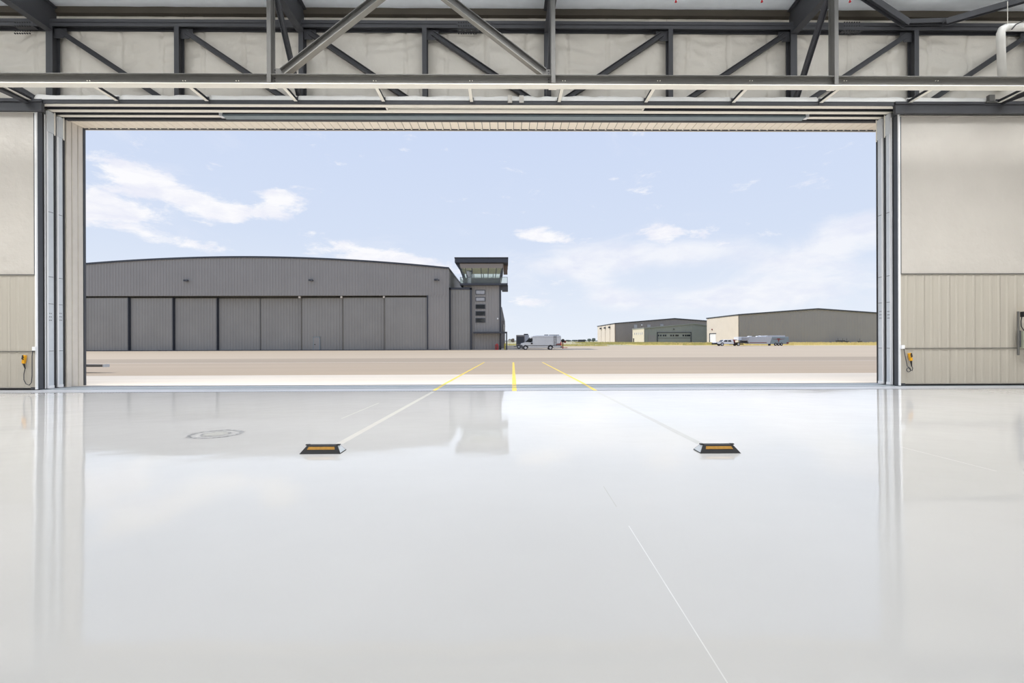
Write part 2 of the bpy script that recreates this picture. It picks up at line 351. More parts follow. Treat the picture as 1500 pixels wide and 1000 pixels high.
# scuffed round floor cover
p = HG(316, 635.5)
ro = thing('floor_cover', 'scuffed round cover ring set in the glossy floor at left', 'floor cover', (p.x, p.y, gz(p.y)))
MT['scuff'] = mat('scuffed metal ring', (96, 96, 96), .6, col2=(170, 170, 170), vscale=14)
for (ra, rb, mname, nm) in ((.36, .435, 'scuff', 'outer_ring'), (.20, .24, 'scuff', 'inner_ring'), (0, .2, 'lineB', 'centre_disc')):
    vs = []; fs = []; n = 48
    for i in range(n):
        a = 2 * math.pi * i / n; j = .012 * math.sin(5 * a) + random.uniform(-.012, .012)
        for r_ in (max(ra + j, 0), rb + j * .5): vs.append((p.x + r_ * math.cos(a), p.y + r_ * math.sin(a), gz(p.y + r_ * math.sin(a)) + .002))
    fs = [(2 * i, 2 * i + 1, (2 * i + 3) % (2 * n), (2 * i + 2) % (2 * n)) for i in range(n)]
    bb = MB(); bb.add(vs, fs); bb.build(nm, mname, ro)

# ================================================================== ROOM SHELL
Y_TR, Y_TB = 17.75, 18.07        # header truss front / back
ZD = HZ(154.5, 17.45)            # underside of the door tracks
ZW = HZ(25, 18.1)                # top of the wall facing
ZC = HZ(12, 18.0)                # roof liner at the wall
wf = MB().box(XL, XR, 18.2, 19.35, ZD + .12, ZC + 1.0).build('wall_front', 'vinyl', kind='structure')
def wavy(x0, x1, z0, z1, y, seed, amp=.03, nx=36, nz=18, seams=(), swag=1):
    b = MB(); vs = []; fs = []
    for j in range(nz + 1):
        for i in range(nx + 1):
            u = i / nx; v = j / nz; x = x0 + (x1 - x0) * u; z = z0 + (z1 - z0) * v
            edge = min(1, min(u, 1 - u) * 10) * min(1, min(v + .02, 1 - v) * 10 + .1)
            d = noisev(x * .8, z * 1.1, seed) * amp * 1.2 + noisev(x * 2.2, z * 4.0 + 2 * u * (1 - u) * 3, seed + 5) * amp * .6
            # folds sagging from both top corners
            c = abs(u - .5) * 2; sag = z - (z1 - .35 - .5 * (1 - c * c))
            d += amp * .55 * swag * math.sin(sag * 16 + noisev(x, z, seed) * 2) * math.exp(-((1 - v) * 2.6)) * (.4 + c)
            for sx in seams:
                d += -amp * .8 * math.exp(-((x - sx) / .05) ** 2)
            vs.append((x, y - max(.004, min(.11, (d + amp) * edge)), z))
    for j in range(nz):
        for i in range(nx):
            a = j * (nx + 1) + i; fs.append((a, a + 1, a + nx + 2, a + nx + 1))
    b.add(vs, fs); return b
post_px = [(68, 78), (256, 263), (438.5, 445), (620, 626), (800, 808), (981, 987), (1161, 1168), (1341, 1348), (1519, 1526)]
posts = []
for a, c_ in post_px:
    xa, xb = HX(a, Y_TR), HX(c_, Y_TR); cx = (xa + xb) / 2; posts.append(cx)
# bays of vinyl facing behind the truss
ed = [XL] + posts + [XR]
ed = [XL, -21.6] + posts + [XR]
for k in range(len(ed) - 1):
    x0, x1 = ed[k], ed[k + 1]; n = max(2, int((x1 - x0) / 1.5)); seams = [x0 + (x1 - x0) * (i + .5) / n for i in range(n)]
    wavy(x0 + .01, x1 - .01, ZD + .2, ZW, 18.19, k * 7.3, amp=.1, seams=seams, nx=72, nz=40).build('insulation_panel', 'vinyl_bright', wf, smooth=True)
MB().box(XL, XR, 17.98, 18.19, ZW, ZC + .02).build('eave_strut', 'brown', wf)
MB().box(XL - .3, XL, -26, 19.3, 0, 20).build('wall_left', 'vinyl', kind='structure')
MB().box(XR, XR + .3, -26, 19.3, 0, 20).build('wall_right', 'vinyl', kind='structure')
MB().box(XL, XR, -26.3, -26, 0, 20).build('wall_back', 'vinyl', kind='structure')
SL = 1 / 9
zc = lambda y: ZC + (18.0 - y) * SL if y > -4 else ZC + 22 * SL - (-4 - y) * SL
b = MB(); b.prism([(18.6, zc(18.6)), (-4, zc(-4)), (-26.3, zc(-26.3)), (-26.3, zc(-26.3) + .3), (-4, zc(-4) + .3), (18.6, zc(18.6) + .3)], 'x', XL - .3, XR + .3)
ce = b.build('ceiling', 'roofvinyl', kind='structure')
# soft pillows of roof liner between purlins near the door
b = MB(); vs = []; fs = []; nx, ny = 120, 16
for j in range(ny + 1):
    for i in range(nx + 1):
        x = XL + (XR - XL) * i / nx; y = 17.98 - 3.2 * j / ny
        vs.append((x, y, zc(y) - .03 - .07 * abs(math.sin((17.98 - y) / 1.6 * math.pi)) + .02 * noisev(x * 1.2, y * 3, 4)))
for j in range(ny):
    for i in range(nx): a = j * (nx + 1) + i; fs.append((a, a + 1, a + nx + 2, a + nx + 1))
b.add(vs, fs); b.build('roof_liner', 'roofvinyl', ce, smooth=True)

# ================================================================== DOOR HEAD
XDL = HX(100, 18.7); XDL = HX(97.5, 18.62)      # left end line of the opening
XDR = 14.62
# header beam (dark front face) and closure above the tracks
hb = MB().box(XL, XR, 17.44, 19.36, ZD + .135, ZD + .16)
hb.box(XL, XR, 17.3, 17.34, HZ(153, 17.3) , HZ(147.5, 17.3))
hb.box(XL, XR, 17.3, 17.42, HZ(147.5, 17.3) - .02, HZ(147.5, 17.3)).build('header_beam', 'steel', kind='structure')
tracks = []
TY = [(17.43, 17.62), (17.86, 18.05), (18.28, 18.45)]
zt = ZD + .14
lab = ['inner white-edged sliding door track over the opening, nearest the room', 'middle white-edged sliding door track over the opening', 'outer sliding door track over the opening, next to the soffit']
for k, (y0, y1) in enumerate(TY):
    t_ = thing('door_track', lab[k], 'door track', (0, y0, ZD), 'sliding door tracks')
    ym = (y0 + y1) / 2
    xa, xb = XL, XR
    MB().box(xa, xb, y0 + .01, y0 + .04, ZD + .014, zt).box(xa, xb, y1 - .04, y1 - .01, ZD + .014, zt).build('web', 'steel', t_)
    if k < 2: MB().box(xa, xb, y0, y1, ZD, ZD + .014).build('bottom_flange', 'pale', t_)  # brightness of the track underside is put into its colour
    else:
        xs = HX(325, 18.3), HX(1183, 18.3)
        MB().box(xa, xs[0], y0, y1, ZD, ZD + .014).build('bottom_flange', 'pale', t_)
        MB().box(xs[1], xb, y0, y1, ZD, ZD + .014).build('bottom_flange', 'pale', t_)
        MB().box(xs[0] + .05, xs[1] - .05, y0 - .02, y1 + .12, ZD - .02, ZD + .05).build('seal_rail', 'bluesteel', t_, label='blue grey seal rail')
        for x in xs: MB().box(x - .06, x + .06, y0 - .03, y1, ZD - .03, ZD + .1).build('end_bracket', 'white', t_)
b = MB().box(HX(568, 17.75), HX(943, 17.75), 17.64, 17.68, ZD - .0, ZD + .05).box(HX(568, 17.75), HX(943, 17.75), 17.80, 17.84, ZD, ZD + .05)
for px in (568, 943): b.box(HX(px, 17.75) - .03, HX(px, 17.75) + .03, 17.64, 17.84, ZD, ZD + .1)
b.build('cable_channel', 'pale', label='long white cable channel between the two inner door tracks', category='channel')
# outer fascia and ribbed soffit
MB().box(XL, XR, 18.58, 18.72, ZD - .03, ZD + .14).build('trim_5', 'steel', kind='structure')
so = MB().box(XL, XR, 18.72, 19.40, ZD + .03, ZD + .06).build('soffit', 'dark', kind='structure')
x0s, x1s = XDL - .05, XR - 8
pw = .315; first = None; n = int((x1s - x0s) / pw)
pb = MB(); pb.box(x0s, x0s + pw - .022, 18.72, 19.40, ZD - .0, ZD + .028); pb.box(x0s + .12, x0s + .15, 18.72, 19.40, ZD - .004, ZD + .0)
first = pb.build('soffit_panel', 'soffit', so)
for k in range(1, n): sub(first, k * pw)
MB().box(XL, XR, 19.40, 19.46, ZD - .035, ZD + 4.0).build('trim_6', 'dark', kind='structure')
nt_ = MB().box(x0s + .24, x0s + .30, 19.385, 19.40, ZD - .03, ZD).build('drip_notch', 'pale', so)
for k in range(1, n): sub(nt_, k * pw)
# exterior skin of this hangar above and beside the opening
MB().box(XL - .5, XR + .5, 19.46, 19.6, ZD, ZC + 1.6).build('outer_fascia', 'cream', kind='structure')

# ================================================================== DOOR LEAVES
GZ0 = .03
def liner_rows(parent, x0, x1, y, rows, sgn):
    """ribbed liner panels, one object per panel"""
    for (z0, z1) in rows:
        x = x0; w = (x1 - x0) / max(1, round((x1 - x0) / .93)); ob = None; k = 0
        while x < x1 - .05:
            if ob is None:
                b = MB(); b.corr(x + .003, x + w - .003, z0, z1, y, w / 3.0, .012, .05)
                b.box(x, x + w, y - .012, y + .02, z1 - .05, z1 - .01)
                ob = b.build('liner_panel', 'liner', parent)
            else: sub(ob, k * w)
            x += w; k += 1
ztop = HZ(165.5, 17.5)
zg1, zg2 = HZ(402, 17.5), HZ(512, 17.5)
def leaf(n, side, y0, y1, xend, inner, end_mat, label):
    """sliding door leaf; xend = leading edge, runs outwards"""
    s = 1 if side == 'left' else -1
    xo = XL + .05 if side == 'left' else XR - .05
    z1 = ztop if inner else ZD - .06
    d = thing('door_%d' % n, None, None, (xend, y0, 0), kind='structure')
    xa, xb = sorted((xo, xend - s * (.03 if inner else .25)))
    MB().box(xa, xb, y0 + .07, y1 - .05, GZ0 + .05, z1).build('leaf_core', 'galv' if not inner else 'vinyl', d)
    # end post of the leaf
    MB().box(xend - s * .25, xend, y0 + .055, y1 - .045, GZ0, z1).build('end_post', end_mat, d)
    MB().box(xend - s * .04, xend + s * .012, y0, y0 + .055, GZ0, z1).build('edge_trim', 'white', d, label='white edge trim')
    MB().box(xend - s * .05, xend + s * .015, y1 - .045, y1 + .02, GZ0, z1).build('rubber_seal', 'black', d)
    MB().box(xa, xb, y0 + .1, y1 - .05, 0.0, GZ0 + .05).build('bottom_seal', 'black', d)
    if inner:
        MB().box(xend - s * .02, xend + s * .02, y1 - .0, y1 + .03, GZ0, z1).build('back_trim', 'white', d)
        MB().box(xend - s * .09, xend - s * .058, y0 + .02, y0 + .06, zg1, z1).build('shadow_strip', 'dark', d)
        liner_rows(d, xa, xb, y0 + .045, [(GZ0 + .08, zg2), (zg2, zg1)], s)
        MB().box(xa, xb, y0 + .015, y0 + .05, zg1 - .015, zg1 + .02).build('girt_trim', 'steel2', d)
        MB().box(xa, xb, y0 + .015, y0 + .05, zg2 - .012, zg2 + .012).build('girt_trim', 'steel2', d)
        seams = [xa + 1.22 * i for i in range(1, int((xb - xa) / 1.22) + 1)]
        wavy(xa, xb, zg1 + .02, z1 - .02, y0 + .055, n * 3.1, amp=.014, nx=90, nz=40, seams=seams, swag=.3).build('insulation_sheet', 'vinyl', d, smooth=True)
        MB().box(xa, xb, y0 - .02, y0 + .03, z1 - .10, z1 - .07).build('top_cord', 'vinyl', d)
    else:
        # head bracket plate and base bracket
        MB().box(xend - s * .02, xend + s * .03, y0 + .03, y1 - .02, z1 - .75, z1 + .02).build('head_plate', 'galv', d)
        MB().box(xend + s * .03, xend + s * .045, y1 - .05, y1 - .01, z1 - .8, z1 + .05).build('head_strap', 'pale', d)
        MB().box(xend - s * .01, xend + s * .03, y0 + .05, y1 - .06, .02, .12).build('foot_plate', 'white', d)
        b = MB()
        for zz in (HZ(467, y0), HZ(462, y0), HZ(457, y0)):
            for yy in (y0 + .1, y0 + .16): b.cyl((xend, yy, zz), (xend + s * .02, yy, zz), .012, 6)
        b.build('bolt_group', 'steel', d, kind='stuff')
        for zz in (zg1, zg1 + 2.4, zg2, zg1 - 1): MB().box(xend, xend + s * .004, y0 + .06, y1 - .06, zz - .008, zz + .008).build('plate_joint', 'steel', d)
    return d
leaf(1, 'left', 17.37, 17.68, HX(53, 17.37), True, 'dark', '')
leaf(2, 'left', 17.80, 18.12, HX(68.8, 17.80), False, 'galv', '')
leaf(3, 'left', 18.25, 18.53, HX(84.0, 18.25), False, 'galv', '')
leaf(4, 'right', 17.47, 17.78, HX(1318, 17.47), True, 'dark', '')
leaf(5, 'right', 17.86, 18.14, HX(1305.8, 17.86), False, 'galv', '')
leaf(6, 'right', 18.25, 18.55, HX(1294, 18.25), False, 'galv', '')
# dark columns that frame the leaves near the room side
for nm, x0, x1 in (('trim_7', -17.12, -17.06), ('trim_8', HX(1321, 17.45), HX(1323.5, 17.45))):
    pass
# head guide block over each inner leaf
for k, (xa, xb) in enumerate(((XL, HX(64, 17.3)), (HX(1311, 17.3), XR))):
    MB().box(xa, xb, 17.24, 17.36, HZ(165, 17.3), HZ(148, 17.3)).box(xa, xb, 17.2, 17.4, HZ(152, 17.3) - .01, HZ(152, 17.3) + .01).build('trim_%d' % (9 + k), 'steel', kind='structure')
# outside jamb of the opening, left: cream ribbed return panels
jl = thing('trim_11', None, None, (XDL, 18.7, 0), kind='structure')
yb = [18.62, 18.86, 19.13, 19.37]
for a, c_ in zip(yb, yb[1:]):
    MB().box(XDL - .25, XDL, a, c_ - .02, 0, ZD + .02).box(XDL, XDL + .015, a + .02, a + .05, 0, ZD).build('jamb_panel', 'cream', jl)
    MB().box(XDL - .2, XDL - .03, c_ - .02, c_, 0, ZD).build('joint_strip', 'dark', jl)
MB().box(XDL - .3, XDL + .02, 19.37, 19.46, 0, ZD + .02).build('corner_trim', 'dark', jl)
MB().box(XL - .5, XDL - .2, 19.2, 19.45, 0, ZD + .02).build('outer_wall_left', 'cream', kind='structure')
MB().box(16.2, XR + .5, 19.2, 19.45, 0, ZD + .02).build('outer_wall_right', 'cream', kind='structure')

# ================================================================== HEADER TRUSS (wall plane)
zt0 = HZ(41, Y_TR); zt1 = HZ(30.5, Y_TR); zb0 = ZD + .17
ht = thing('header_truss', 'long dark grey steel truss above the door opening, against the vinyl wall', 'truss', (0, Y_TR, zb0))
b = MB().box(XL, XR, Y_TR, Y_TR + .025, zt0, zt1).box(XL, XR, Y_TB - .025, Y_TB, zt0, zt1).box(XL, XR, Y_TR, Y_TB, (zt0 + zt1) / 2 - .01, (zt0 + zt1) / 2 + .01)
b.build('top_chord', 'steel', ht)
MB().box(XL, XR, Y_TR, Y_TB, zb0, zb0 + .2).build('bottom_chord', 'steel', ht)
allp = [-21.6] + posts
for i, cx in enumerate(allp):
    w = .24 if i in (1, 5) or i == 7 else .17
    wf_ = w / 2
    b = MB().box(cx - wf_, cx + wf_, Y_TR + .002, Y_TR + .025, zb0 + .15, zt0 + .01).box(cx - wf_, cx + wf_, Y_TB - .025, Y_TB, zb0 + .15, zt0 + .01).box(cx - .012, cx + .012, Y_TR, Y_TB, zb0 + .15, zt0)
    b.build('post', 'steel', ht)
mid = posts[4]
for i in range(len(allp) - 1):
    a, c_ = allp[i], allp[i + 1]
    if a < mid - .1: p0, p1 = (a + .28, zt0 - .12), (c_ - .15, zb0 - .05)
    else: p0, p1 = (c_ - .28, zt0 - .12), (a + .15, zb0 - .05)
    b = MB().ibeam((p0[0], Y_TR + .16, p0[1]), (p1[0], Y_TR + .16, p1[1]), .18, .18, up=(0, 0, 1))
    b.build('diagonal', 'steel', ht)
    sgn = 1 if a < mid - .1 else -1; px_ = a if sgn > 0 else c_
    MB().prism([(px_ + sgn * .05, zt0), (px_ + sgn * .5, zt0), (px_ + sgn * .52, zt0 - .14), (px_ + sgn * .36, zt0 - .36), (px_ + sgn * .05, zt0 - .36)], 'y', Y_TR + .15, Y_TR + .17).build('gusset_plate', 'steel', ht)
for (x0, x1) in ((22, 47), (672, 700), (1237, 1262)):
    b = MB()
    for r_ in (33, 38, 45, 49):
        px = x0
        while px < x1:
            p = H(px, r_, Y_TR - .005); b.cyl((p.x, Y_TR - .02, p.z), (p.x, Y_TR + .01, p.z), .028, 6); px += 3.6
    b.build('bolt_group', 'black', ht, kind='stuff', label='rows of dark splice bolts')
    pa, pb_ = H(x0 - 2, 30, Y_TR), H(x1 + 2, 51.5, Y_TR)
    MB().box(pa.x, pb_.x, Y_TR - .008, Y_TR - .001, zt0 + .01, zt1 - .01).box(pa.x, pb_.x, Y_TR - .008, Y_TR + .2, zt0 - .02, zt0 - .005).build('splice_plate', 'steel', ht)
# white batts lying on the header between the braces
YF0, YF1 = 15.4, 15.69
bx = [HX(px, 17.3) for px in (47, 173, 305, 435, 563, 692, 820, 947, 1075, 1203, 1332, 1462)]
zbr = HZ(148.5, 17.3)
btl = ['at the far left end', 'left of the second brace', 'under the left hanging post', 'between third and fourth brace', 'left of the tower view', 'above the tower view', 'just left of the centre post', 'right of the centre post',
       'above the far hangars', 'left of the right hanging post', 'right of the right hanging post', 'at the far right end']
for k in range(len(bx) - 1):
    x0, x1 = bx[k] + .05, bx[k + 1] - .05; b = MB(); n = 26; m_ = 8; vs = []; fs = []
    for i in range(n + 1):
        x = x0 + (x1 - x0) * i / n; hh = .27 + .03 * noisev(x * 2, k, 1)
        for j in range(m_ + 1):
            a = math.pi * j / m_; rr = 1 + .12 * noisev(x * 3, a * 2, k)
            vs.append((x, 17.53 - .2 * math.cos(a) * rr, zbr + .01 + hh * math.sin(a) * rr if 0 < j < m_ else zbr + .0))
    for i in range(n):
        for j in range(m_): q = i * (m_ + 1) + j; fs.append((q, q + 1, q + m_ + 2, q + m_ + 1))
    fs.append(tuple(range(m_ + 1))); fs.append(tuple(n * (m_ + 1) + j for j in range(m_ + 1)))
    b.add(vs, fs); o = b.build('insulation_batt', 'batt', smooth=True); fixn(o)
    o['category'] = 'insulation'; o['group'] = 'insulation batts on the header'
    o['label'] = 'white wrapped insulation batt lying on the door header, number %s counted from the left' % ['one', 'two', 'three', 'four', 'five', 'six', 'seven', 'eight', 'nine', 'ten', 'eleven'][k]

# ================================================================== HANGING TRUSS (nearer plane)
zf = HZ(122.5, YF0); zf1 = HZ(109, YF0)
fx = [HX(395.2, YF0), HX(811.8, YF0), HX(1226.5, YF0)]
hg = thing('hanging_truss', 'warm grey steel truss hanging across the picture with a white-bottomed beam', 'truss', (0, YF0, zf))
ym = (YF0 + YF1) / 2
b = MB().box(XL, XR, YF0, YF1, zf1 - .02, zf1).box(XL, XR, ym - .01, ym + .01, zf, zf1).build('bottom_beam', 'steel2', hg)
MB().box(XL, XR, YF0, YF1, zf - .02, zf).build('bottom_flange', 'pale', hg, label='bottom flange coloured bright as if lit from below')
for i, x in enumerate(fx):
    hw = .065
    b = MB().box(x - hw, x + hw, YF0 - .014, YF0 + .004, zf + .02, 15).box(x - hw, x + hw, YF1 - .018, YF1, zf1 + .01, 15).box(x - .01, x + .01, YF0 + .004, YF1 - .018, zf + .02, 15)
    b.build('hanger_post', 'steel2', hg)
    MB().box(x - .13, x + .13, YF0 - .02, YF1 + .02, zf - .035, zf - .021).build('splice_plate', 'pale', hg)
zh = HZ(104, YF0)
def diag(pa, pb):
    a = H(pa[0], pa[1], ym); c_ = H(pb[0], pb[1], ym); a.y = c_.y = ym
    d = (c_ - a).normalized(); c_ = a + d * ((c_ - a).length * 1.35)
    MB().ibeam(a, c_, .24, .22, up=(0, 0, 1)).build('diagonal', 'steel2', hg)
    n = Vector((0, 1, 0)).cross(d); n = n if n.z < 0 else -n
    MB().bar(a + n * .118, c_ + n * .118, .24, .012, up=(0, 0, 1)).build('diagonal_flange', 'tinted', hg, label='paler lower flange')
diag((415, 107), (553, -2)); diag((797, 107), (656, -2))
for px, sg in ((402, 1), (807, -1)):
    x = HX(px, ym); MB().box(x, x + sg * .32, ym - .012, ym + .012, zf1 - .02, zf1 + .24).build('gusset_plate', 'steel2', hg)
    b = MB()
    for zz in range(6):
        for dx in (.05,): b.cyl((x + sg * dx, ym - .04, zf + .03 + zz * .09), (x + sg * dx, ym - .01, zf + .03 + zz * .09), .02, 6)
    b.build('bolt_group', 'black', hg, kind='stuff')
for px in (130, 270, 348, 549, 690, 826, 965, 1100, 1238, 1372):
    p = H(px, 118.5, ym - .01)
    b = MB()
    for dx in (-.04, .04): b.cyl((p.x + dx, ym - .03, p.z), (p.x + dx, ym - .005, p.z), .014, 6)
    b.build('bolt_group', 'pale', hg, kind='stuff')
# cross braces back to the header
brl = ['first', 'second', 'third', 'fourth', 'fifth', 'sixth', 'seventh', 'eighth', 'ninth', 'tenth', 'eleventh', 'twelfth']
for k, x in enumerate(bx):
    r_ = thing('cross_brace', 'short white-edged brace from hanging beam back to door header, %s from the left' % brl[k], 'brace', (x, YF1, zf1), 'cross braces under the hanging beam')
    zz = HZ(150, 17.3)
    MB().box(x - .055, x + .055, YF1 + .01, 17.3, zz, zz + .014).build('bottom_flange', 'pale', r_)  # pale colour stands in for floor light under the brace
    MB().box(x - .008, x + .008, YF1 + .01, 17.3, zz + .014, zz + .1).box(x - .05, x + .05, YF1 + .01, 17.3, zz + .1, zz + .11).build('web', 'steel', r_)
    MB().box(x - .07, x + .07, 17.27, 17.3, zz - .07, zz + .16).build('end_plate', 'steel', r_)
# knee braces from hanging post heads down to the rear posts
for x, xr, nm in ((fx[0], posts[2], 'left'), (fx[1], posts[4], 'middle'), (fx[2], posts[6], 'right')):
    z_top = HZ(-12, YF1 + .1)
    MB().ibeam((x + .02, YF1 + .05, z_top), (xr, 17.7, zb0 + .1), .17, .15, up=(1, 0, 0)).build('knee_brace', 'steel', label='slender slanting brace behind the %s hanging post' % nm, category='brace')
# rafters
for x, nm in ((posts[0], 'leftmost'), (posts[2], 'second from left, behind the left hanging post'), (posts[4], 'at the centre behind the middle hanging post'), (posts[6], 'behind the right hanging post'), (24.0, None)):
    if nm is None: continue
    zbm = HZ(47, Y_TR); r_ = thing('rafter', 'deep dark steel roof rafter, ' + nm, 'rafter', (x, Y_TR, zbm), 'roof rafters')
    y1, y0 = Y_TR - .01, 3.0
    MB().box(x - .012, x + .012, y0, y1 + .3, zbm, zc(y1) - .12).prism([(y1, zc(y1) - .15), (y0, zc(y1) - .15), (y0, zc(y0) - .1), (y1, zc(y1) - .1)], 'x', x - .012, x + .012).build('web', 'steel', r_)
    MB().box(x - .14, x + .14, y0, y1, zbm - .02, zbm).build('bottom_flange', 'steel', r_)
    MB().prism([(y1 + .2, zc(y1) - .16), (y0, zc(y0) - .12), (y0, zc(y0) - .1), (y1 + .2, zc(y1) - .14)], 'x', x - .14, x + .14).build('top_flange', 'steel', r_)
# bracing at upper right
def strut(name, a, c_, w, label, m_='steel'):
    MB().ibeam(a, c_, w, w, up=(0, 1, 0)).build(name, m_, label=label, category='brace')
strut('roof_brace', H(1329, 35, 17.5), H(1240, -24, 17.0), .22, 'dark steel roof brace slanting up left at the upper right')
strut('roof_brace', H(1383, 33, 17.4), H(1540, -12, 16.9), .2, 'dark steel roof brace slanting up right past the white pipe')
strut('roof_brace', H(1322, 33, 17.55), H(1384, 31, 17.55), .16, 'short level steel piece joining the two right roof braces')
strut('roof_brace', H(1466, 150, 17.25), H(1530, 126, 15.9), .16, 'short dark brace at the right end of the door header')
strut('roof_brace', H(40, 148, 17.25), H(-20, 120, 15.9), .16, 'short dark brace at the left end of the door header')
# white pipe, upper right
P = [(1560, 40, 15.6), (1480, 40, 15.6), (1473, 40.5, 15.6), (1468, 43, 15.6), (1466, 48, 15.62), (1466, 56, 15.68), (1467, 90, 16.2), (1468, 112, 16.9), (1468, 124, 17.6), (1468, 128, 18.17)]
MB().smoothtube([H(*p) for p in P], .115, 16).build('vent_pipe', 'pipe', smooth=True, label='thick white pipe with an elbow at the upper right', category='pipe')
MB().tube([H(1482, 43, 15.4), H(1488, 36, 15.4), H(1500, 30, 15.4), H(1530, 22, 15.4)], .02, 6).build('power_cable', 'black', label='thin black cable curving over the white pipe', category='cable')
MB().tube([H(1476, 2, 15.5), H(1476, 38, 15.5)], .008, 6).build('hanger_wire', 'pale', label='thin wire holding up the white pipe', category='wire')
for px, w_ in ((990, 'left'), (1116, 'middle'), (1245, 'right')):
    p = H(px, 1, 16.2)
    r_ = thing('sprinkler_head', 'tiny red sprinkler head under the roof liner, %s of three' % w_, 'sprinkler', (p.x, p.y, p.z), 'sprinkler heads')
    MB().cyl((p.x, p.y, p.z - .02), (p.x, p.y, zc(p.y)), .018, 8).build('drop_pipe', 'steel', r_)
    MB().cyl((p.x, p.y, p.z - .05), (p.x, p.y, p.z), .04, 10, .025).build('nozzle', 'red', r_)
# small paper tags on the batts near the centre
for px, w_ in ((747, 'left'), (764, 'right')):
    p = H(px, 143.5, 17.22); MB().box(p.x - .08, p.x + .08, 17.22, 17.30, zbr - .06, zbr + .18).build('junction_box', 'vinyl', label='small pale box on the header batt above the tower, %s of two' % w_, category='box')
p = H(1452, 143, 17.22); MB().box(p.x - .1, p.x + .1, 17.18, 17.3, zbr - .02, zbr + .24).box(p.x - .2, p.x + .2, 17.18, 17.3, zbr - .04, zbr).build('post_stub', 'steel2', label='short grey bracket stub on the header at right', category='bracket')

# ================================================================== HANDHELD CONTROLS
def pendant(label, body, tail, cord, box, mirror=1):
    Yp = 17.33 if mirror > 0 else 17.42
    a, c_ = H(*body[0], Yp), H(*body[1], Yp); r_ = thing('pendant_control', label, 'door control', tuple(c_))
    MB().bar(a, c_, .09, .07, up=(0, 1, 0)).build('handle', 'orange', r_)
    d = (c_ - a)
    for f in (.25, .5): q = a + d * f; MB().cyl((q.x, q.y - .05, q.z), (q.x, q.y - .03, q.z), .022, 8).build('button', 'black', r_)
    MB().bar(a + Vector((-.04 * mirror, 0, 0)), a + d * .5 + Vector((-.04 * mirror, 0, 0)), .04, .09, up=(0, 1, 0)).build('side_grip', 'black', r_)
    MB().cyl(c_, H(*tail, Yp), .035, 8, .015).build('cord_sleeve', 'black', r_)
    MB().smoothtube([H(x, y, Yp) for x, y in cord], .014, 6).build('cord', 'steel', r_)
    q = H(*box, Yp); MB().box(q.x - .06, q.x + .06, q.y - .02, q.y + .05, q.z - .07, q.z + .07).build('outlet_box', 'white', r_)
pendant('yellow and black pendant door control on its looped cord, left wall', ((36.5, 520), (34.5, 532)), (37, 540), [(37, 538), (35, 548), (35, 556), (38, 562), (43, 564), (46, 560), (47, 550), (47, 535), (47, 522), (48, 513)], (50, 510.5), 1)
coil = [(1331 + 3 * math.cos(t * .5), 541.5 + 3 * math.sin(t * .5)) for t in range(-3, 12)]
pendant('yellow and black pendant door control with a coiled cord, right wall', ((1332, 517), (1334.5, 528)), (1335.5, 537), [(1335, 535), (1337, 539), (1336, 543), (1333, 541)] + coil + [(1329, 536), (1326.5, 524), (1324, 511)], (1322.5, 508), -1)
YR = 17.36
p = H(1491.5, 456, YR); q = H(1491.5, 520, YR)
r_ = thing('control_conduit', 'grey conduit and boxes on the right wall at the picture edge', 'conduit', tuple(q))
MB().cyl((p.x, YR, q.z), (p.x, YR, p.z), .035, 10).build('conduit', 'steel2', r_)
MB().cyl((p.x + .06, YR, H(1492, 508, YR).z), (p.x + .06, YR, H(1492, 484, YR).z), .03, 10).build('short_conduit', 'steel', r_)
a = H(1496, 485, YR); c_ = H(1520, 510, YR); MT['greenbox'] = mat('pale green enamel', (172, 176, 156), .4)
MB().box(a.x, c_.x, YR - .08, YR + .06, c_.z, a.z).build('control_box', 'greenbox', r_)
a = H(1495, 456.5, YR); c_ = H(1503, 463, YR); MB().box(a.x, c_.x, YR - .1, YR, c_.z, a.z).build('beacon', 'orange', r_); MB().box(a.x - .02, a.x + .04, YR - .12, YR, c_.z - .03, a.z).build('beacon_clip', 'black', r_)
MB().smoothtube([H(1497, 463, YR), H(1495.5, 470, YR), H(1496, 478, YR), H(1500, 484, YR)], .015, 6).build('cord', 'black', r_)

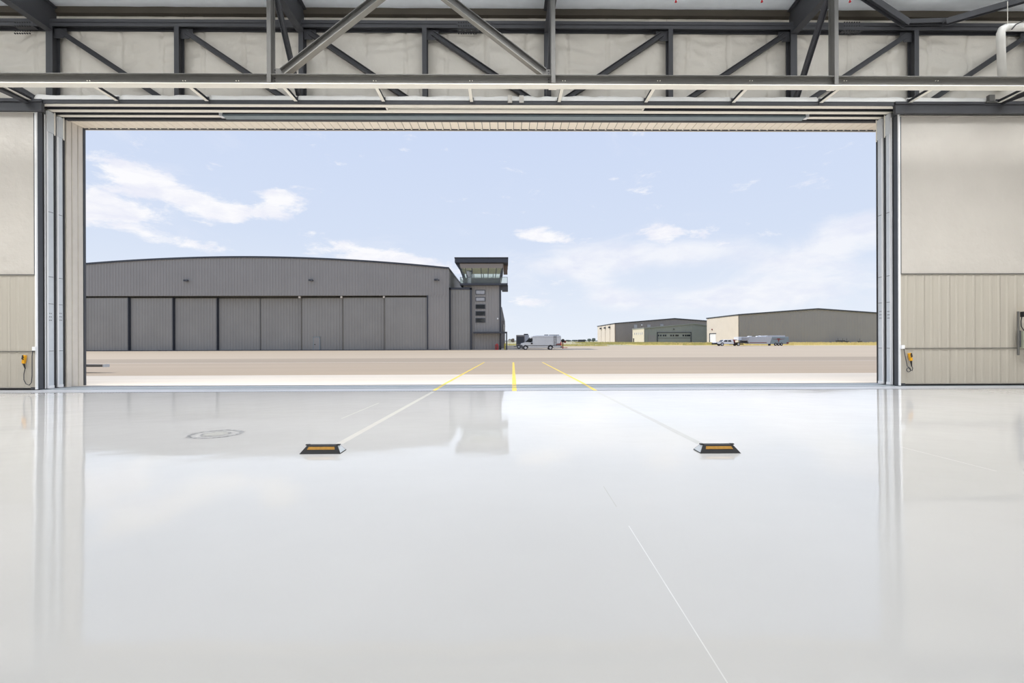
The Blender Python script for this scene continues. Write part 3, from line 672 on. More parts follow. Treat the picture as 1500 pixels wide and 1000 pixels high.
# ================================================================== WHEEL CHOCKS
def chock(pxl, pxr, py, label, mirror):
    a = HG(pxl, py); c_ = HG(pxr, py); x0, x1 = a.x, c_.x; y0 = (a.y + c_.y) / 2; z0 = gz(y0) + .001; D = .27; Hh = .105; ins = .075
    r_ = thing('wheel_chock', label, 'wheel chock', ((x0 + x1) / 2, y0 + D / 2, z0), 'wheel chocks on the floor')
    yt0, yt1 = y0 + .09, y0 + D - .09
    b = MB(); vs = [(x0, y0, z0), (x1, y0, z0), (x1, y0 + D, z0), (x0, y0 + D, z0), (x0 + ins, yt0, z0 + Hh), (x1 - ins, yt0, z0 + Hh), (x1 - ins, yt1, z0 + Hh), (x0 + ins, yt1, z0 + Hh)]
    b.add(vs, [(0, 3, 2, 1), (4, 5, 6, 7), (0, 1, 5, 4), (1, 2, 6, 5), (2, 3, 7, 6), (3, 0, 4, 7)]); b.build('body', 'black', r_)
    def face(u, v, lift): # point on front slope
        f = Vector((x0 + ins * v, y0 + (yt0 - y0) * v, z0 + Hh * v)); g = Vector((x1 - ins * v, y0 + (yt0 - y0) * v, z0 + Hh * v)); return f.lerp(g, u) + Vector((0, -.7, .5)) * lift
    b = MB(); b.add([face(.11, .5, .004), face(.89, .5, .004), face(.90, .82, .004), face(.10, .82, .004), face(.11, .5, -.004), face(.89, .5, -.004), face(.90, .82, -.004), face(.10, .82, -.004)],
                    [(0, 1, 2, 3), (4, 7, 6, 5), (0, 4, 5, 1), (1, 5, 6, 2), (2, 6, 7, 3), (3, 7, 4, 0)]); b.build('reflective_stripe', 'amber', r_, label='amber stripe')
    # pale reflective end facing the centre line
    if mirror > 0: q = [vs[1], vs[2], vs[6], vs[5]]; n = Vector((1, 0, .6)) * .004
    else: q = [vs[3], vs[0], vs[4], vs[7]]; n = Vector((-1, 0, .6)) * .004
    cc = sum((Vector(p) for p in q), Vector()) / 4
    q = [cc + (Vector(p) - cc) * .82 for p in q]
    b = MB(); b.add([p + n for p in q] + [p - n for p in q], [(0, 1, 2, 3), (7, 6, 5, 4), (0, 4, 5, 1), (1, 5, 6, 2), (2, 6, 7, 3), (3, 7, 4, 0)]); b.build('end_reflector', 'galv', r_, label='pale end reflector')
    for f in (.12, .88):
        x = x0 + (x1 - x0) * f; MB().box(x - .025, x + .025, yt0 + .02, yt1 - .02, z0 + Hh - .005, z0 + Hh + .008).build('lug', 'black', r_)
chock(438.5, 498, 665, 'black wheel chock with amber stripe, left one, beside the cream floor stripe', 1)
chock(1026, 1086, 664, 'black wheel chock with amber stripe, right one, beside the grey floor stripe', -1)

# ================================================================== BIG GREY HANGAR
YH = 82.0
def gh(px, py, Y=YH): return H(px, py, Y)
zg = gz(YH) - .05
xr_ = gh(656.5, 450).x; xc = gh(356, 450).x; half = xr_ - xc; xl_ = xc - half
zap = gh(356, 377.3).z; zev = gh(656, 393.5).z
arch = lambda x: zap - (zap - zev) * (abs(x - xc) / half) ** 1.9
bh = thing('aircraft_hangar', 'large grey ribbed metal hangar with arched roof and tall sliding doors', 'hangar', (xc, YH, zg))
zop = gh(400, 433).z; xo1 = gh(625.5, 450).x; xo0 = 2 * gh(376, 450).x - xo1
MB().corr(xl_, xr_, zop, arch, YH, .5, .07, .12).build('upper_wall', 'clad', bh)
MB().corr(xo1 + .15, xr_, zg, zop, YH, .5, .07, .12).build('wall_panel', 'clad', bh)
MB().corr(xl_, xo0 - .15, zg, zop, YH, .5, .07, .12).build('wall_panel', 'clad', bh)
MB().box(xo1 - .02, xo1 + .2, YH - .1, YH + .5, zg, zop).build('jamb_trim', 'trim', bh)
MB().box(xo0 - .2, xo0 + .02, YH - .1, YH + .5, zg, zop).build('jamb_trim', 'trim', bh)
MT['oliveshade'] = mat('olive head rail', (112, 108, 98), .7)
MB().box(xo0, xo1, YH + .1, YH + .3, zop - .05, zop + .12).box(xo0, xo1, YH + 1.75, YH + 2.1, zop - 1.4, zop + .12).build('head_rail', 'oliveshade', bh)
# door leaves, stepped in depth
le = [xo0 + (xo1 - xo0) * i / 8 for i in range(9)]; dep = [0, 1, 2, 3, 3, 2, 1, 0]
ZL = zop - .38
for i in range(8):
    y = YH + .12 + dep[i] * .40
    b = MB().corr(le[i] + .03, le[i + 1] - .03, zg, ZL, y, .5, .06, .3)
    lf = b.build('door_leaf', 'clad2', bh)
    ew = .05 if i >= 4 else .09
    MB().box(le[i], le[i] + ew, y - .075, y + .3, zg, ZL + .1).box(le[i + 1] - ew, le[i + 1], y - .075, y + .3, zg, ZL + .1).build('edge_trim', 'trim' if i < 4 else 'oliveshade', lf)
    MB().box(le[i] + .12, le[i + 1] - .12, y - .02, y + .3, ZL, ZL + .12).build('top_rail', 'oliveshade', lf)
    if i == 5:
        a = gh(459.5, 494, y - .12); c_ = gh(468, 512.5, y - .12)
        MB().box(a.x, c_.x, y - .13, y, zg, a.z).build('personnel_door', 'clad', lf)
        MB().box(a.x - .1, a.x, y - .14, y, zg, a.z + .1).box(c_.x, c_.x + .1, y - .14, y, zg, a.z + .1).box(a.x - .1, c_.x + .1, y - .14, y, a.z, a.z + .1).build('door_frame', 'bluesteel', lf)
        MB().box(a.x + .12, a.x + .3, y - .18, y - .13, zg + 1.0, zg + 1.12).build('door_handle', 'black', lf)
for px in (438, 499.5, 562):
    p = gh(px, 434, YH - .1); MB().box(p.x - .15, p.x + .15, YH + .0, YH + .3, zop - .4, zop - .1).build('roller_bracket', 'creamw', bh)
for px, py in ((274, 411), (456.5, 410.5), (639.5, 410)):
    p = gh(px, py); MB().box(p.x - .35, p.x + .25, YH - .45, YH - .05, p.z - .12, p.z + .14).bar((p.x + .1, YH - .4, p.z), (p.x + .5, YH - .7, p.z - .12), .2, .2).build('wall_lamp', 'trim', bh)
DEP = 46
# roof
b = MB(); vs = []; fs = []; n = 40
for i in range(n + 1):
    x = xl_ - .15 + (xr_ - xl_ + .3) * i / n
    z = arch(min(max(x, xl_), xr_)); vs += [(x, YH - .22, z - .02), (x, YH - .22, z + .25), (x, YH + DEP, z + .25), (x, YH + DEP, z - .02)]
for i in range(n):
    for j in range(4): a = i * 4; fs.append((a + j, a + 4 + j, a + 4 + (j + 1) % 4, a + (j + 1) % 4))
fs += [(0, 1, 2, 3), (n * 4, n * 4 + 3, n * 4 + 2, n * 4 + 1)]
b.add(vs, fs); fixn(b.build('roof', 'trim', bh))
b = MB(); b.corr(YH, YH + DEP, zg, zev, xr_, .5, .07, .12, axis='x', sgn=-1); fixn(b.build('side_wall', 'clad2', bh))
b = MB(); b.box(xl_, xl_ + .1, YH, YH + DEP, zg, zev); b.build('side_wall', 'clad', bh)
MB().box(xl_, xr_, YH + DEP - .1, YH + DEP, zg, zev).build('rear_wall', 'clad', bh)
MB().box(xr_ - .05, xr_ + .1, YH - .12, YH + .1, zg, zev).build('corner_trim', 'clad', bh)
MB().box(xl_, xr_, YH - .12, YH + .05, zg, zg + .16).build('base_trim', 'trim', bh)
# -- pilot block between hangar and tower
YB = 83.0
a = gh(657.5, 422, YB); c_ = gh(691.5, 512, YB)
lb = thing('link_block', 'low grey ribbed block with dark frame between hangar and tower', 'building', ((a.x + c_.x) / 2, YB, zg))
MB().corr(a.x + .3, c_.x - .3, zg, a.z - .2, YB, .5, .06, .1).build('front_wall', 'clad2', lb)
MB().box(a.x, a.x + .35, YB - .15, YB + .15, zg, a.z).box(c_.x - .35, c_.x, YB - .15, YB + .15, zg, a.z).box(a.x, c_.x, YB - .15, YB + .15, a.z - .25, a.z + .1).build('dark_frame', 'trim', lb)
xm_ = H(678.5, 450, 83.4).x - .1
MB().box(a.x, xm_, YB + .15, YB + 12, a.z - .1, a.z + .05).box(xm_, c_.x, YB + .15, YB + .3, a.z - .1, a.z + .05).build('roof', 'trim', lb)
MB().box(xm_ - .2, xm_, YB + .3, YB + 12, zg, a.z - .1).build('side_wall', 'clad2', lb)
# sloping pale roof edge piece seen between hangar eave and tower
b = MB(); q = [gh(672, 403, 99), gh(682, 417, 92), gh(666, 421, 92), gh(666, 404, 99)]
# ================================================================== CONTROL TOWER
YTW = 83.4
def gt(px, py, dy=0): return H(px, py, YTW + dy)
A = gt(679, 418); B_ = gt(733.5, 512); zt_ = A.z; xa, xb = A.x, B_.x; zgt = gz(YTW) - .1
x692 = gt(691, 450).x
TD = xb - xa
tw = thing('control_tower', 'square grey airfield control tower with flared glass cab and flat dark roof', 'tower', ((xa + xb) / 2, YTW, zgt))
MB().corr(xa, xb, zgt, zt_, YTW, .5, .05, .1).build('front_wall', 'clad', tw)
b = MB(); b.corr(YTW, YTW + TD, zgt, zt_, xb, .5, .05, .1, axis='x', sgn=-1); fixn(b.build('side_wall', 'clad', tw))
MB().box(xa, xa + .1, YTW + .1, YTW + TD, zgt, zt_).build('side_wall', 'clad', tw)
MB().box(xa, xb, YTW + TD, YTW + TD + .1, zgt, zt_).build('rear_wall', 'clad', tw)
MB().box(xb - .22, xb + .1, YTW - .1, YTW + .2, zgt, zt_).build('corner_trim', 'trim', tw)
for k, (y0, y1) in enumerate(((425.5, 430.5), (436, 440.5), (446.5, 451.5), (456.5, 461.5), (466.5, 471.5))):
    p = gt(697.5, y0); q = gt(710, y1)
    w_ = MB().box(p.x - .1, q.x + .1, YTW - .1, YTW - .02, q.z - .1, p.z + .1).build('window', 'trim', tw)
    MB().box(p.x, q.x, YTW - .115, YTW - .1, q.z, p.z).build('pane', 'glasspale' if k < 2 else 'glassdark', w_)
p = gt(729, 466.5); MB().box(p.x - .12, p.x + .12, YTW - .2, YTW - .04, p.z - .12, p.z + .12).build('wall_lamp', 'white', tw)
# balcony
bo = 1.25
MB().box(xa - .55, xb + bo, YTW - 1.0, YTW + TD + bo, zt_ - .05, zt_ + .28).build('balcony_slab', 'trim', tw)
MB().box(xb + .25, xb + bo + .05, YTW - .2, YTW + 1.6, gt(740, 426).z, zt_).build('balcony_bracket', 'dark', tw)
zr = gt(700, 407).z
for (x0, y0, x1, y1) in ((xa - .5, YTW - .95, xb + bo - .05, YTW - .95), (xb + bo - .05, YTW - .95, xb + bo - .05, YTW + TD + bo - .05), (xa - .5, YTW - .95, xa - .5, YTW + TD)):
    MB().bar((x0, y0, zr), (x1, y1, zr), .06, .06).build('handrail', 'dark', tw)
    n = 6
    MB().bar((x0, y0, (zr + zt_ + .28) / 2), (x1, y1, (zr + zt_ + .28) / 2), .012, zr - zt_ - .32).build('rail_glass', 'glass', tw)
    for i in range(n + 1): f = i / n; MB().cyl((x0 + (x1 - x0) * f, y0 + (y1 - y0) * f, zt_ + .28), (x0 + (x1 - x0) * f, y0 + (y1 - y0) * f, zr), .03, 6).build('rail_post', 'dark', tw)
# cab: flared storey
zc0 = zt_ + .28; zs = gt(700, 407).z + .0; zw = gt(700, 393).z; zh_ = gt(700, 386.5).z; zrf = gt(700, 378.5).z
cx0, cx1 = gt(679.5, 410).x, gt(732.5, 410).x; ex0, ex1 = gt(674.5, 390).x, gt(736.5, 390).x
fl_ = (zw - zs)
def ring(z):
    f = (z - zc0) / (zw - zc0); f = max(0, min(1.25, f)); o0 = (ex0 - cx0) * f; o1 = (ex1 - cx1) * f
    return cx0 + o0, cx1 + o1, YTW + .15 + o0 * .9, YTW + TD - .1 + o1 * .9
def wallseg(za, zb_, u0, u1, side, material, name, th=.08, parent=tw):
    a0, a1, ay0, ay1 = ring(za); b0, b1, by0, by1 = ring(zb_)
    if side == 'f': P = lambda u, z: (a0 + (a1 - a0) * u, ay0, za) if z == 0 else (b0 + (b1 - b0) * u, by0, zb_); n = Vector((0, th, 0))
    elif side == 'b': P = lambda u, z: (a0 + (a1 - a0) * u, ay1, za) if z == 0 else (b0 + (b1 - b0) * u, by1, zb_); n = Vector((0, -th, 0))
    elif side == 'r': P = lambda u, z: (a1, ay0 + (ay1 - ay0) * u, za) if z == 0 else (b1, by0 + (by1 - by0) * u, zb_); n = Vector((-th, 0, 0))
    else: P = lambda u, z: (a0, ay0 + (ay1 - ay0) * u, za) if z == 0 else (b0, by0 + (by1 - by0) * u, zb_); n = Vector((th, 0, 0))
    q = [Vector(P(u0, 0)), Vector(P(u1, 0)), Vector(P(u1, 1)), Vector(P(u0, 1))]
    b = MB(); b.add(q + [v + n for v in q], [(0, 1, 2, 3), (7, 6, 5, 4), (0, 4, 5, 1), (1, 5, 6, 2), (2, 6, 7, 3), (3, 7, 4, 0)])
    o = b.build(name, material, parent); fixn(o); return o
for sd in 'fbrl':
    wallseg(zc0, zs, 0, 1, sd, 'dark' if sd == 'f' else 'clad', 'sill_wall')
    wallseg(zw, zh_, 0, 1, sd, 'cladw', 'cab_header')
    divs = [0, .12, .27, .49, .66, .85, 1] if sd == 'f' else [0, .25, .5, .75, 1]
    for u0, u1 in zip(divs, divs[1:]):
        wallseg(zs + .02, zw - .02, u0 + .008, u1 - .008, sd, 'glass', 'cab_window', .02)
    for u in divs: wallseg(zs, zw, max(0, u - .008), min(1, u + .008), sd, 'trim', 'mullion', .12)
wallseg(zc0 + .05, zs + 1.15, .13, .20, 'f', 'glasspale', 'balcony_door', .1)
b0, b1, by0, by1 = ring(zs + .5)
dx0, dx1 = gt(683.8, 400).x, gt(691.2, 400).x; yd = YTW - .05
zdt = gt(687, 397).z
MB().box(dx0, dx0 + .12, yd - .1, yd + .1, zc0, zdt).box(dx1 - .12, dx1, yd - .1, yd + .1, zc0, zdt).box(dx0, dx1, yd - .1, yd + .1, zdt - .15, zdt + .1).build('door_frame', 'trim', tw)
MB().box(dx0 + .12, dx1 - .12, yd - .02, yd + .02, zc0, zdt - .15).build('door_pane', 'glasspale', tw)
q0, q1, qy0, qy1 = ring(zw)
MB().box(q0 + .1, q1 - .1, qy0 + .1, qy1 - .1, zw - .02, zw + .05).build('cab_ceiling', 'ceilingcream', tw)
MB().box(cx0 + .1, cx1 - .1, YTW + .3, YTW + TD - .2, zc0 - .02, zc0 + .05).build('cab_floor', 'creamy', tw)
p0, p1 = gt(667, 380), gt(744, 380)
MB().box(p0.x, p1.x, YTW - 1.0, YTW + TD + 1.2, zh_ + .1, zrf).build('roof', 'trim', tw)
MB().box(p0.x - .06, p1.x + .06, YTW - 1.06, YTW + TD + 1.26, zrf - .12, zrf + .04).build('roof_edge', 'black', tw)
# tapered soffit at the left of the cab
qq = [gt(667, 386), gt(674.5, 386), gt(680, 418), gt(678, 407)]
fixn(MB().prism([(q.x, q.z) for q in (gt(667, 385), gt(675, 385), gt(676.5, 393), gt(680.5, 408), gt(680.5, 417), gt(678.6, 417), gt(678, 407), gt(673.5, 395))], 'y', YTW - .2, YTW + .1).build('flared_fin', 'trim', tw))
fixn(MB().prism([(q.x, q.z) for q in (gt(735.5, 386), gt(737.2, 386), gt(736.8, 394), gt(733.6, 405), gt(733, 417), gt(731.6, 417), gt(732, 405))], 'y', YTW - .2, YTW + .1).build('flared_fin', 'trim', tw))
a = gt(737.5, 384); c_ = gt(743.5, 399.5); MB().box(a.x, c_.x, YTW + 2.0, YTW + 2.3, c_.z, a.z).build('hanging_panel', 'panelbrown', tw)
# canopy and post
a = gt(694, 486); c_ = gt(743, 488.3)
MB().box(a.x, c_.x, YTW - 1.6, YTW, c_.z, a.z).build('canopy', 'trim', tw)
MB().box(c_.x - .22, c_.x, YTW - 1.6, YTW - 1.4, zgt, c_.z).build('canopy_post', 'trim', tw)
# annexe behind the tower
a = H(735.2, 449.5, 97); an = thing('tower_annexe', 'long grey annexe wall behind the tower with a sloping dark roof edge', 'building', (a.x - 3, 97, gz(97) - .1))
ze = a.z
MB().box(a.x - 6, H(739.3, 480, 97).x - .0, 97, 140, gz(97) - .1, H(738, 470, 97).z).build('wall', 'cladw', an)
fixn(MB().prism([(a.x - 6, ze), (a.x, ze), (H(739.6, 470, 97).x, H(739.6, 470, 97).z), (a.x - 6, H(739.6, 470, 97).z)], 'y', 96.9, 140).build('roof', 'clad', an))
MB().box(H(737.2, 500, 96.8).x, H(739, 500, 96.8).x, 96.85, 97, H(738, 488, 97).z, H(738, 475, 97).z).build('window', 'glassdark', an)
# red cabinet and yellow bollard at the tower foot
p = H(728, 511, YTW - 1.2); z0 = gz(YTW)
r_ = thing('hose_cabinet', 'small red cabinet on the ground at the foot of the tower', 'cabinet', (p.x, YTW - 1.2, z0))
MB().box(p.x - .3, p.x + .25, YTW - 1.4, YTW - 1.0, z0, z0 + .9).build('body', 'red', r_)
MB().box(p.x - .25, p.x + .1, YTW - 1.43, YTW - 1.4, z0 + .1, z0 + .8).build('door', 'maroon', r_); MB().box(p.x - .12, p.x + .12, YTW - 1.35, YTW - 1.1, z0 + .9, z0 + 1.05).build('cap', 'red', r_)
r_ = thing('ground_cart', 'tiny dark cart beside the red cabinet at the tower foot', 'cart', (p.x + .6, YTW - 1.2, z0))
MB().box(p.x + .4, p.x + .75, YTW - 1.3, YTW - 1.0, z0 + .2, z0 + .7).build('body', 'black', r_); MB().cyl((p.x + .58, YTW - 1.3, z0 + .12), (p.x + .58, YTW - 1.2, z0 + .12), .12, 10).build('wheel', 'tyre', r_)
p = H(742.2, 509, YTW - 2)
MT['bollard'] = mat('olive yellow post', (160, 150, 50), .6)
MB().cyl((p.x - .3, YTW - 2.1, z0), (p.x - .3, YTW - 2.1, z0 + 1.1), .12, 10).build('bollard', 'bollard', label='yellow bollard in front of the tower canopy post', category='bollard')

# ================================================================== VEHICLES
def wheel(parent, x, y, z, r, w=.25, side=-1, rim=.6):
    t_ = MB().cyl((x, y, z), (x, y + w, z), r, 20).build('wheel', 'tyre', parent)
    MB().cyl((x, y - .02 if side < 0 else y + w, z), (x, y if side < 0 else y + w + .02, z), r * rim, 14, r * rim * .95).build('rim', 'rim', t_)
def hull(pts, y0, y1, inset=.12, shrink=.06):
    """extruded outline with rounded-off long edges"""
    cx = sum(p[0] for p in pts) / len(pts); cz = sum(p[1] for p in pts) / len(pts); n = len(pts); b = MB(); vs = []
    def sh(p): dx, dz = p[0] - cx, p[1] - cz; return (p[0] - math.copysign(min(abs(dx), shrink), dx), p[1] - math.copysign(min(abs(dz), shrink), dz))
    for y, s_ in ((y0, 1), (y0 + inset, 0), (y1 - inset, 0), (y1, 1)):
        for p in pts: q = sh(p) if s_ else p; vs.append((q[0], y, q[1]))
    fs = [tuple(range(n)), tuple(range(3 * n, 4 * n))[::-1]] + [(k * n + i, (k + 1) * n + i, (k + 1) * n + (i + 1) % n, k * n + (i + 1) % n) for k in range(3) for i in range(n)]
    return b.add(vs, fs)
# --- silver panel van, nose to the left
YV = 81.0
vx0, vx1 = H(762, 505, YV).x, H(822.3, 505, YV).x; LV = vx1 - vx0; zv = gz(YV)
HV = H(790, 491, YV).z - zv
V = lambda u, h: (vx0 + LV * u, zv + HV * h)
vn = thing('panel_van', 'silver high-roof panel van with a rear side ladder, parked facing left', 'van', ((vx0 + vx1) / 2, YV, zv))
pts = [V(0, .16), V(.005, .36), V(.02, .43), V(.12, .5), V(.15, .53), V(.24, .84), V(.29, .96), V(.4, 1.0), V(.97, 1.0), V(.995, .93), V(1, .2), V(.985, .14), V(.90, .12), V(.10, .12)]
fixn(hull(pts, YV, YV + 2.05, .18, .08).build('body', 'silver', vn))
MB().prism([V(.155, .54), V(.215, .8), V(.30, .8), V(.30, .56), V(.255, .52)], 'y', YV - .015, YV + .05).build('side_window', 'glassdark', vn)
fixn(MB().prism([V(.132, .53), V(.23, .86), V(.245, .86), V(.15, .53)], 'y', YV + .2, YV + 1.85).build('windscreen', 'glassdark', vn))
MB().box(V(.16, 0)[0], V(.985, 0)[0], YV - .03, YV + .02, V(0, .27)[1], V(0, .31)[1]).build('side_moulding', 'black', vn)
MB().box(V(.26, 0)[0], V(.99, 0)[0], YV - .02, YV + .08, V(0, .84)[1], V(0, .885)[1]).build('roof_moulding', 'tgrey', vn)
fixn(MB().prism([V(-.005, .14), V(-.008, .34), V(.05, .34), V(.09, .14)], 'y', YV - .01, YV + 2.06).build('bumper', 'dark', vn))
MB().box(V(.99, 0)[0], V(1.012, 0)[0], YV, YV + 2.05, V(0, .13)[1], V(0, .25)[1]).build('rear_bumper', 'dark', vn)
MB().box(V(.26, 0)[0], V(.30, 0)[0], YV - .25, YV - .02, V(0, .40)[1], V(0, .50)[1]).build('mirror', 'black', vn)
MB().box(V(.98, 0)[0], V(1.004, 0)[0], YV - .02, YV + .1, V(0, .3)[1], V(0, .55)[1]).build('tail_lamp', 'red', vn)
for u in (.45, .62): MB().box(V(u, 0)[0], V(u, 0)[0] + .02, YV - .005, YV + .02, V(0, .31)[1], V(0, .84)[1]).build('panel_seam', 'tgrey', vn)
for u in (.13, .735):
    wheel(vn, V(u, 0)[0], YV - .02, zv + .36, .36); wheel(vn, V(u, 0)[0], YV + 1.8, zv + .36, .36, side=1)
    MB().prism([(V(u, 0)[0] + .48 * math.cos(a), zv + .36 + .48 * math.sin(a)) for a in [math.pi * i / 10 for i in range(11)]], 'y', YV - .008, YV + .1).build('wheel_arch', 'dark', vn)
ld = MB().box(V(.82, 0)[0], V(.82, 0)[0] + .05, YV - .1, YV - .05, V(0, .32)[1], V(0, 1.03)[1]).box(V(.87, 0)[0], V(.87, 0)[0] + .05, YV - .1, YV - .05, V(0, .32)[1], V(0, 1.03)[1]).build('ladder', 'dark', vn)
for k in range(6): z = V(0, .38 + k * .11)[1]; MB().box(V(.82, 0)[0], V(.87, 0)[0], YV - .09, YV - .06, z, z + .04).build('rung', 'dark', ld)
MB().box(V(.72, 0)[0], V(.95, 0)[0], YV + .3, YV + 1.7, V(0, 1.0)[1], V(0, 1.04)[1]).build('roof_rack', 'dark', vn)
MB().box(V(.60, 0)[0], V(.69, 0)[0], YV + .6, YV + 1.4, V(0, 1.0)[1], V(0, 1.05)[1]).build('roof_vent', 'dark', vn)
MB().prism([V(.86, .33), V(.985, .33), V(.985, .45), V(.89, .42)], 'y', YV - .01, YV + .01).build('side_graphic', 'maroon', vn, label='faded red side graphic')
# cargo on the hitch behind the van
r_ = thing('hitch_carrier', 'dark and red carrier standing just behind the van', 'carrier', (vx1 + .4, YV + 1, zv))
for dx, r0, zz, m_ in ((.35, .3, 1.55, 'black'), (.7, .2, 1.35, 'maroon')): MB().cyl((vx1 + dx, YV + .6, zv + zz), (vx1 + dx, YV + .8, zv + zz), r0, 14).build('spare_wheel' if dx < .5 else 'reel', m_, r_)
MB().box(vx1 + .25, vx1 + .4, YV + .6, YV + .8, zv + .2, zv + 1.4).build('upright', 'maroon', r_); MB().box(vx1 + .12, vx1 + 1.1, YV + .5, YV + 1.2, zv + .3, zv + .4).build('deck', 'red', r_)
# --- dark box trailer behind the van
YBX = 90.0; a = H(756.5, 490.5, YBX); c_ = H(768.5, 509, YBX); z0 = gz(YBX)
bt = thing('box_trailer', 'dark grey box trailer behind the front of the van', 'trailer', ((a.x + c_.x) / 2, YBX, z0))
fixn(hull([(a.x, z0 + .45), (a.x, a.z), (c_.x, a.z), (c_.x, z0 + .45)], YBX, YBX + 2.4, .05, .03).build('body', 'cladw', bt)); MB().box(a.x + .1, c_.x - .1, YBX - .02, YBX, z0 + .9, a.z - .3).build('rear_door', 'dark', bt)
d_ = H(775, 491, YBX); fixn(hull([(c_.x, z0 + .5), (c_.x, a.z), (d_.x, a.z), (d_.x, z0 + .5)], YBX + .2, YBX + 2.2, .05, .03).build('front_box', 'tgrey', bt))
MB().box(c_.x - .1, c_.x + .7, YBX + .5, YBX + 1.5, a.z, a.z + .22).build('roof_unit', 'black', bt)
for dx in (.45, 1.3): wheel(bt, a.x + dx, YBX - .02, z0 + .38, .38)
MB().box(a.x - .5, a.x, YBX + 1, YBX + 1.2, z0 + .4, z0 + .5).build('tow_bar', 'black', bt)
# --- white flatbed crew-cab pickup
YP = 117.0; z0 = gz(YP) + .02; x0, x1 = H(1048.5, 505, YP).x, H(1096, 505, YP).x; LP = x1 - x0; HP = H(1070, 497.3, YP).z - z0
U = lambda u, h: (x0 + LP * u, z0 + HP * h)
pk = thing('flatbed_pickup', 'white crew-cab pickup truck with a black flatbed, facing left', 'truck', ((x0 + x1) / 2, YP, z0))
fixn(hull([U(0, .28), U(.0, .55), U(.03, .62), U(.2, .66), U(.26, .97), U(.30, 1.0), U(.53, 1.0), U(.56, .62), U(.56, .28)], YP, YP + 2.0, .12, .05).build('cab_body', 'whitepaint', pk))
MB().prism([U(.235, .68), U(.28, .92), U(.36, .92), U(.36, .66)], 'y', YP - .015, YP + .05).build('front_window', 'glassdark', pk)
MB().prism([U(.38, .66), U(.38, .92), U(.46, .92), U(.49, .66)], 'y', YP - .015, YP + .05).build('rear_window', 'glassdark', pk)
fixn(MB().prism([U(.19, .68), U(.25, .96), U(.265, .96), U(.215, .68)], 'y', YP + .2, YP + 1.8).build('windscreen', 'glassdark', pk))
fixn(MB().prism([U(-.02, .22), U(-.02, .5), U(.03, .5), U(.08, .22)], 'y', YP - .05, YP + 2.05).build('bumper', 'black', pk))
MB().box(U(.57, 0)[0], U(.6, 0)[0], YP, YP + 2.1, U(0, .35)[1], U(0, 1.02)[1]).box(U(.6, 0)[0], U(.66, 0)[0], YP, YP + .1, U(0, .9)[1], U(0, 1.0)[1]).build('headache_rack', 'maroon', pk)
MB().box(U(.57, 0)[0], U(1, 0)[0], YP - .05, YP + 2.15, U(0, .42)[1], U(0, .56)[1]).build('flatbed', 'black', pk)
MB().box(U(.80, 0)[0], U(.98, 0)[0], YP + .1, YP + .9, U(0, .56)[1], U(0, .82)[1]).build('tool_box', 'black', pk)
for u in (.2, .70): wheel(pk, U(u, 0)[0], YP - .03, z0 + .42, .42); wheel(pk, U(u, 0)[0], YP + 1.8, z0 + .42, .42, side=1)
MB().box(U(.52, 0)[0], U(.86, 0)[0], YP + .1, YP + 1.9, U(0, .2)[1], U(0, .36)[1]).build('chassis', 'black', pk)
# --- grey gooseneck trailer
YG = 118.5; z0 = gz(YG) + .02; x0, x1 = H(1082.5, 500, YG).x, H(1155, 500, YG).x; LG = x1 - x0; HG_ = H(1120, 493, YG).z - z0
G = lambda u, h: (x0 + LG * u, z0 + HG_ * h)
gn = thing('gooseneck_trailer', 'long grey gooseneck trailer with three axles and a red emblem on its side', 'trailer', ((x0 + x1) / 2, YG, z0))
fixn(hull([G(.0, .62), G(.0, .98), G(.02, 1.0), G(1.0, 1.0), G(1.0, .18), G(.57, .18), G(.21, .22), G(.17, .62)], YG, YG + 2.4, .06, .03).build('body', 'tgrey', gn))
MB().prism([G(.62, .2), G(.67, .98), G(1.003, .98), G(1.003, .2)], 'y', YG - .012, YG + .01).build('side_panel', 'bluesteel', gn)
MB().box(G(-.012, 0)[0], G(.0, 0)[0], YG, YG + 2.4, G(0, .64)[1], G(0, .97)[1]).box(G(-.01, 0)[0], G(.05, 0)[0], YG - .013, YG, G(0, .62)[1], G(0, .98)[1]).build('nose_cap', 'whitepaint', gn)
MB().box(G(.58, 0)[0], G(.94, 0)[0], YG + .2, YG + 1.6, G(0, 1.0)[1], G(0, 1.15)[1]).build('roof_awning', 'tgrey', gn)
MB().box(G(.45, 0)[0], G(.57, 0)[0], YG + .3, YG + 1.4, G(0, 1.0)[1], G(0, 1.13)[1]).build('air_conditioner', 'whitepaint', gn)
for u in (.25, .42): fixn(hull([G(u - .035, 1.0), G(u - .02, 1.09), G(u + .025, 1.09), G(u + .035, 1.0)], YG + .4, YG + 1.4, .1, .05).build('roof_vent', 'whitepaint', gn))
MB().box(G(.21, 0)[0], G(.56, 0)[0], YG - .02, YG, G(0, .30)[1], G(0, .37)[1]).build('side_stripe', 'maroon', gn)
MB().box(G(.05, 0)[0], G(.2, 0)[0], YG - .02, YG, G(0, .74)[1], G(0, .80)[1]).build('neck_lettering', 'cladw', gn)
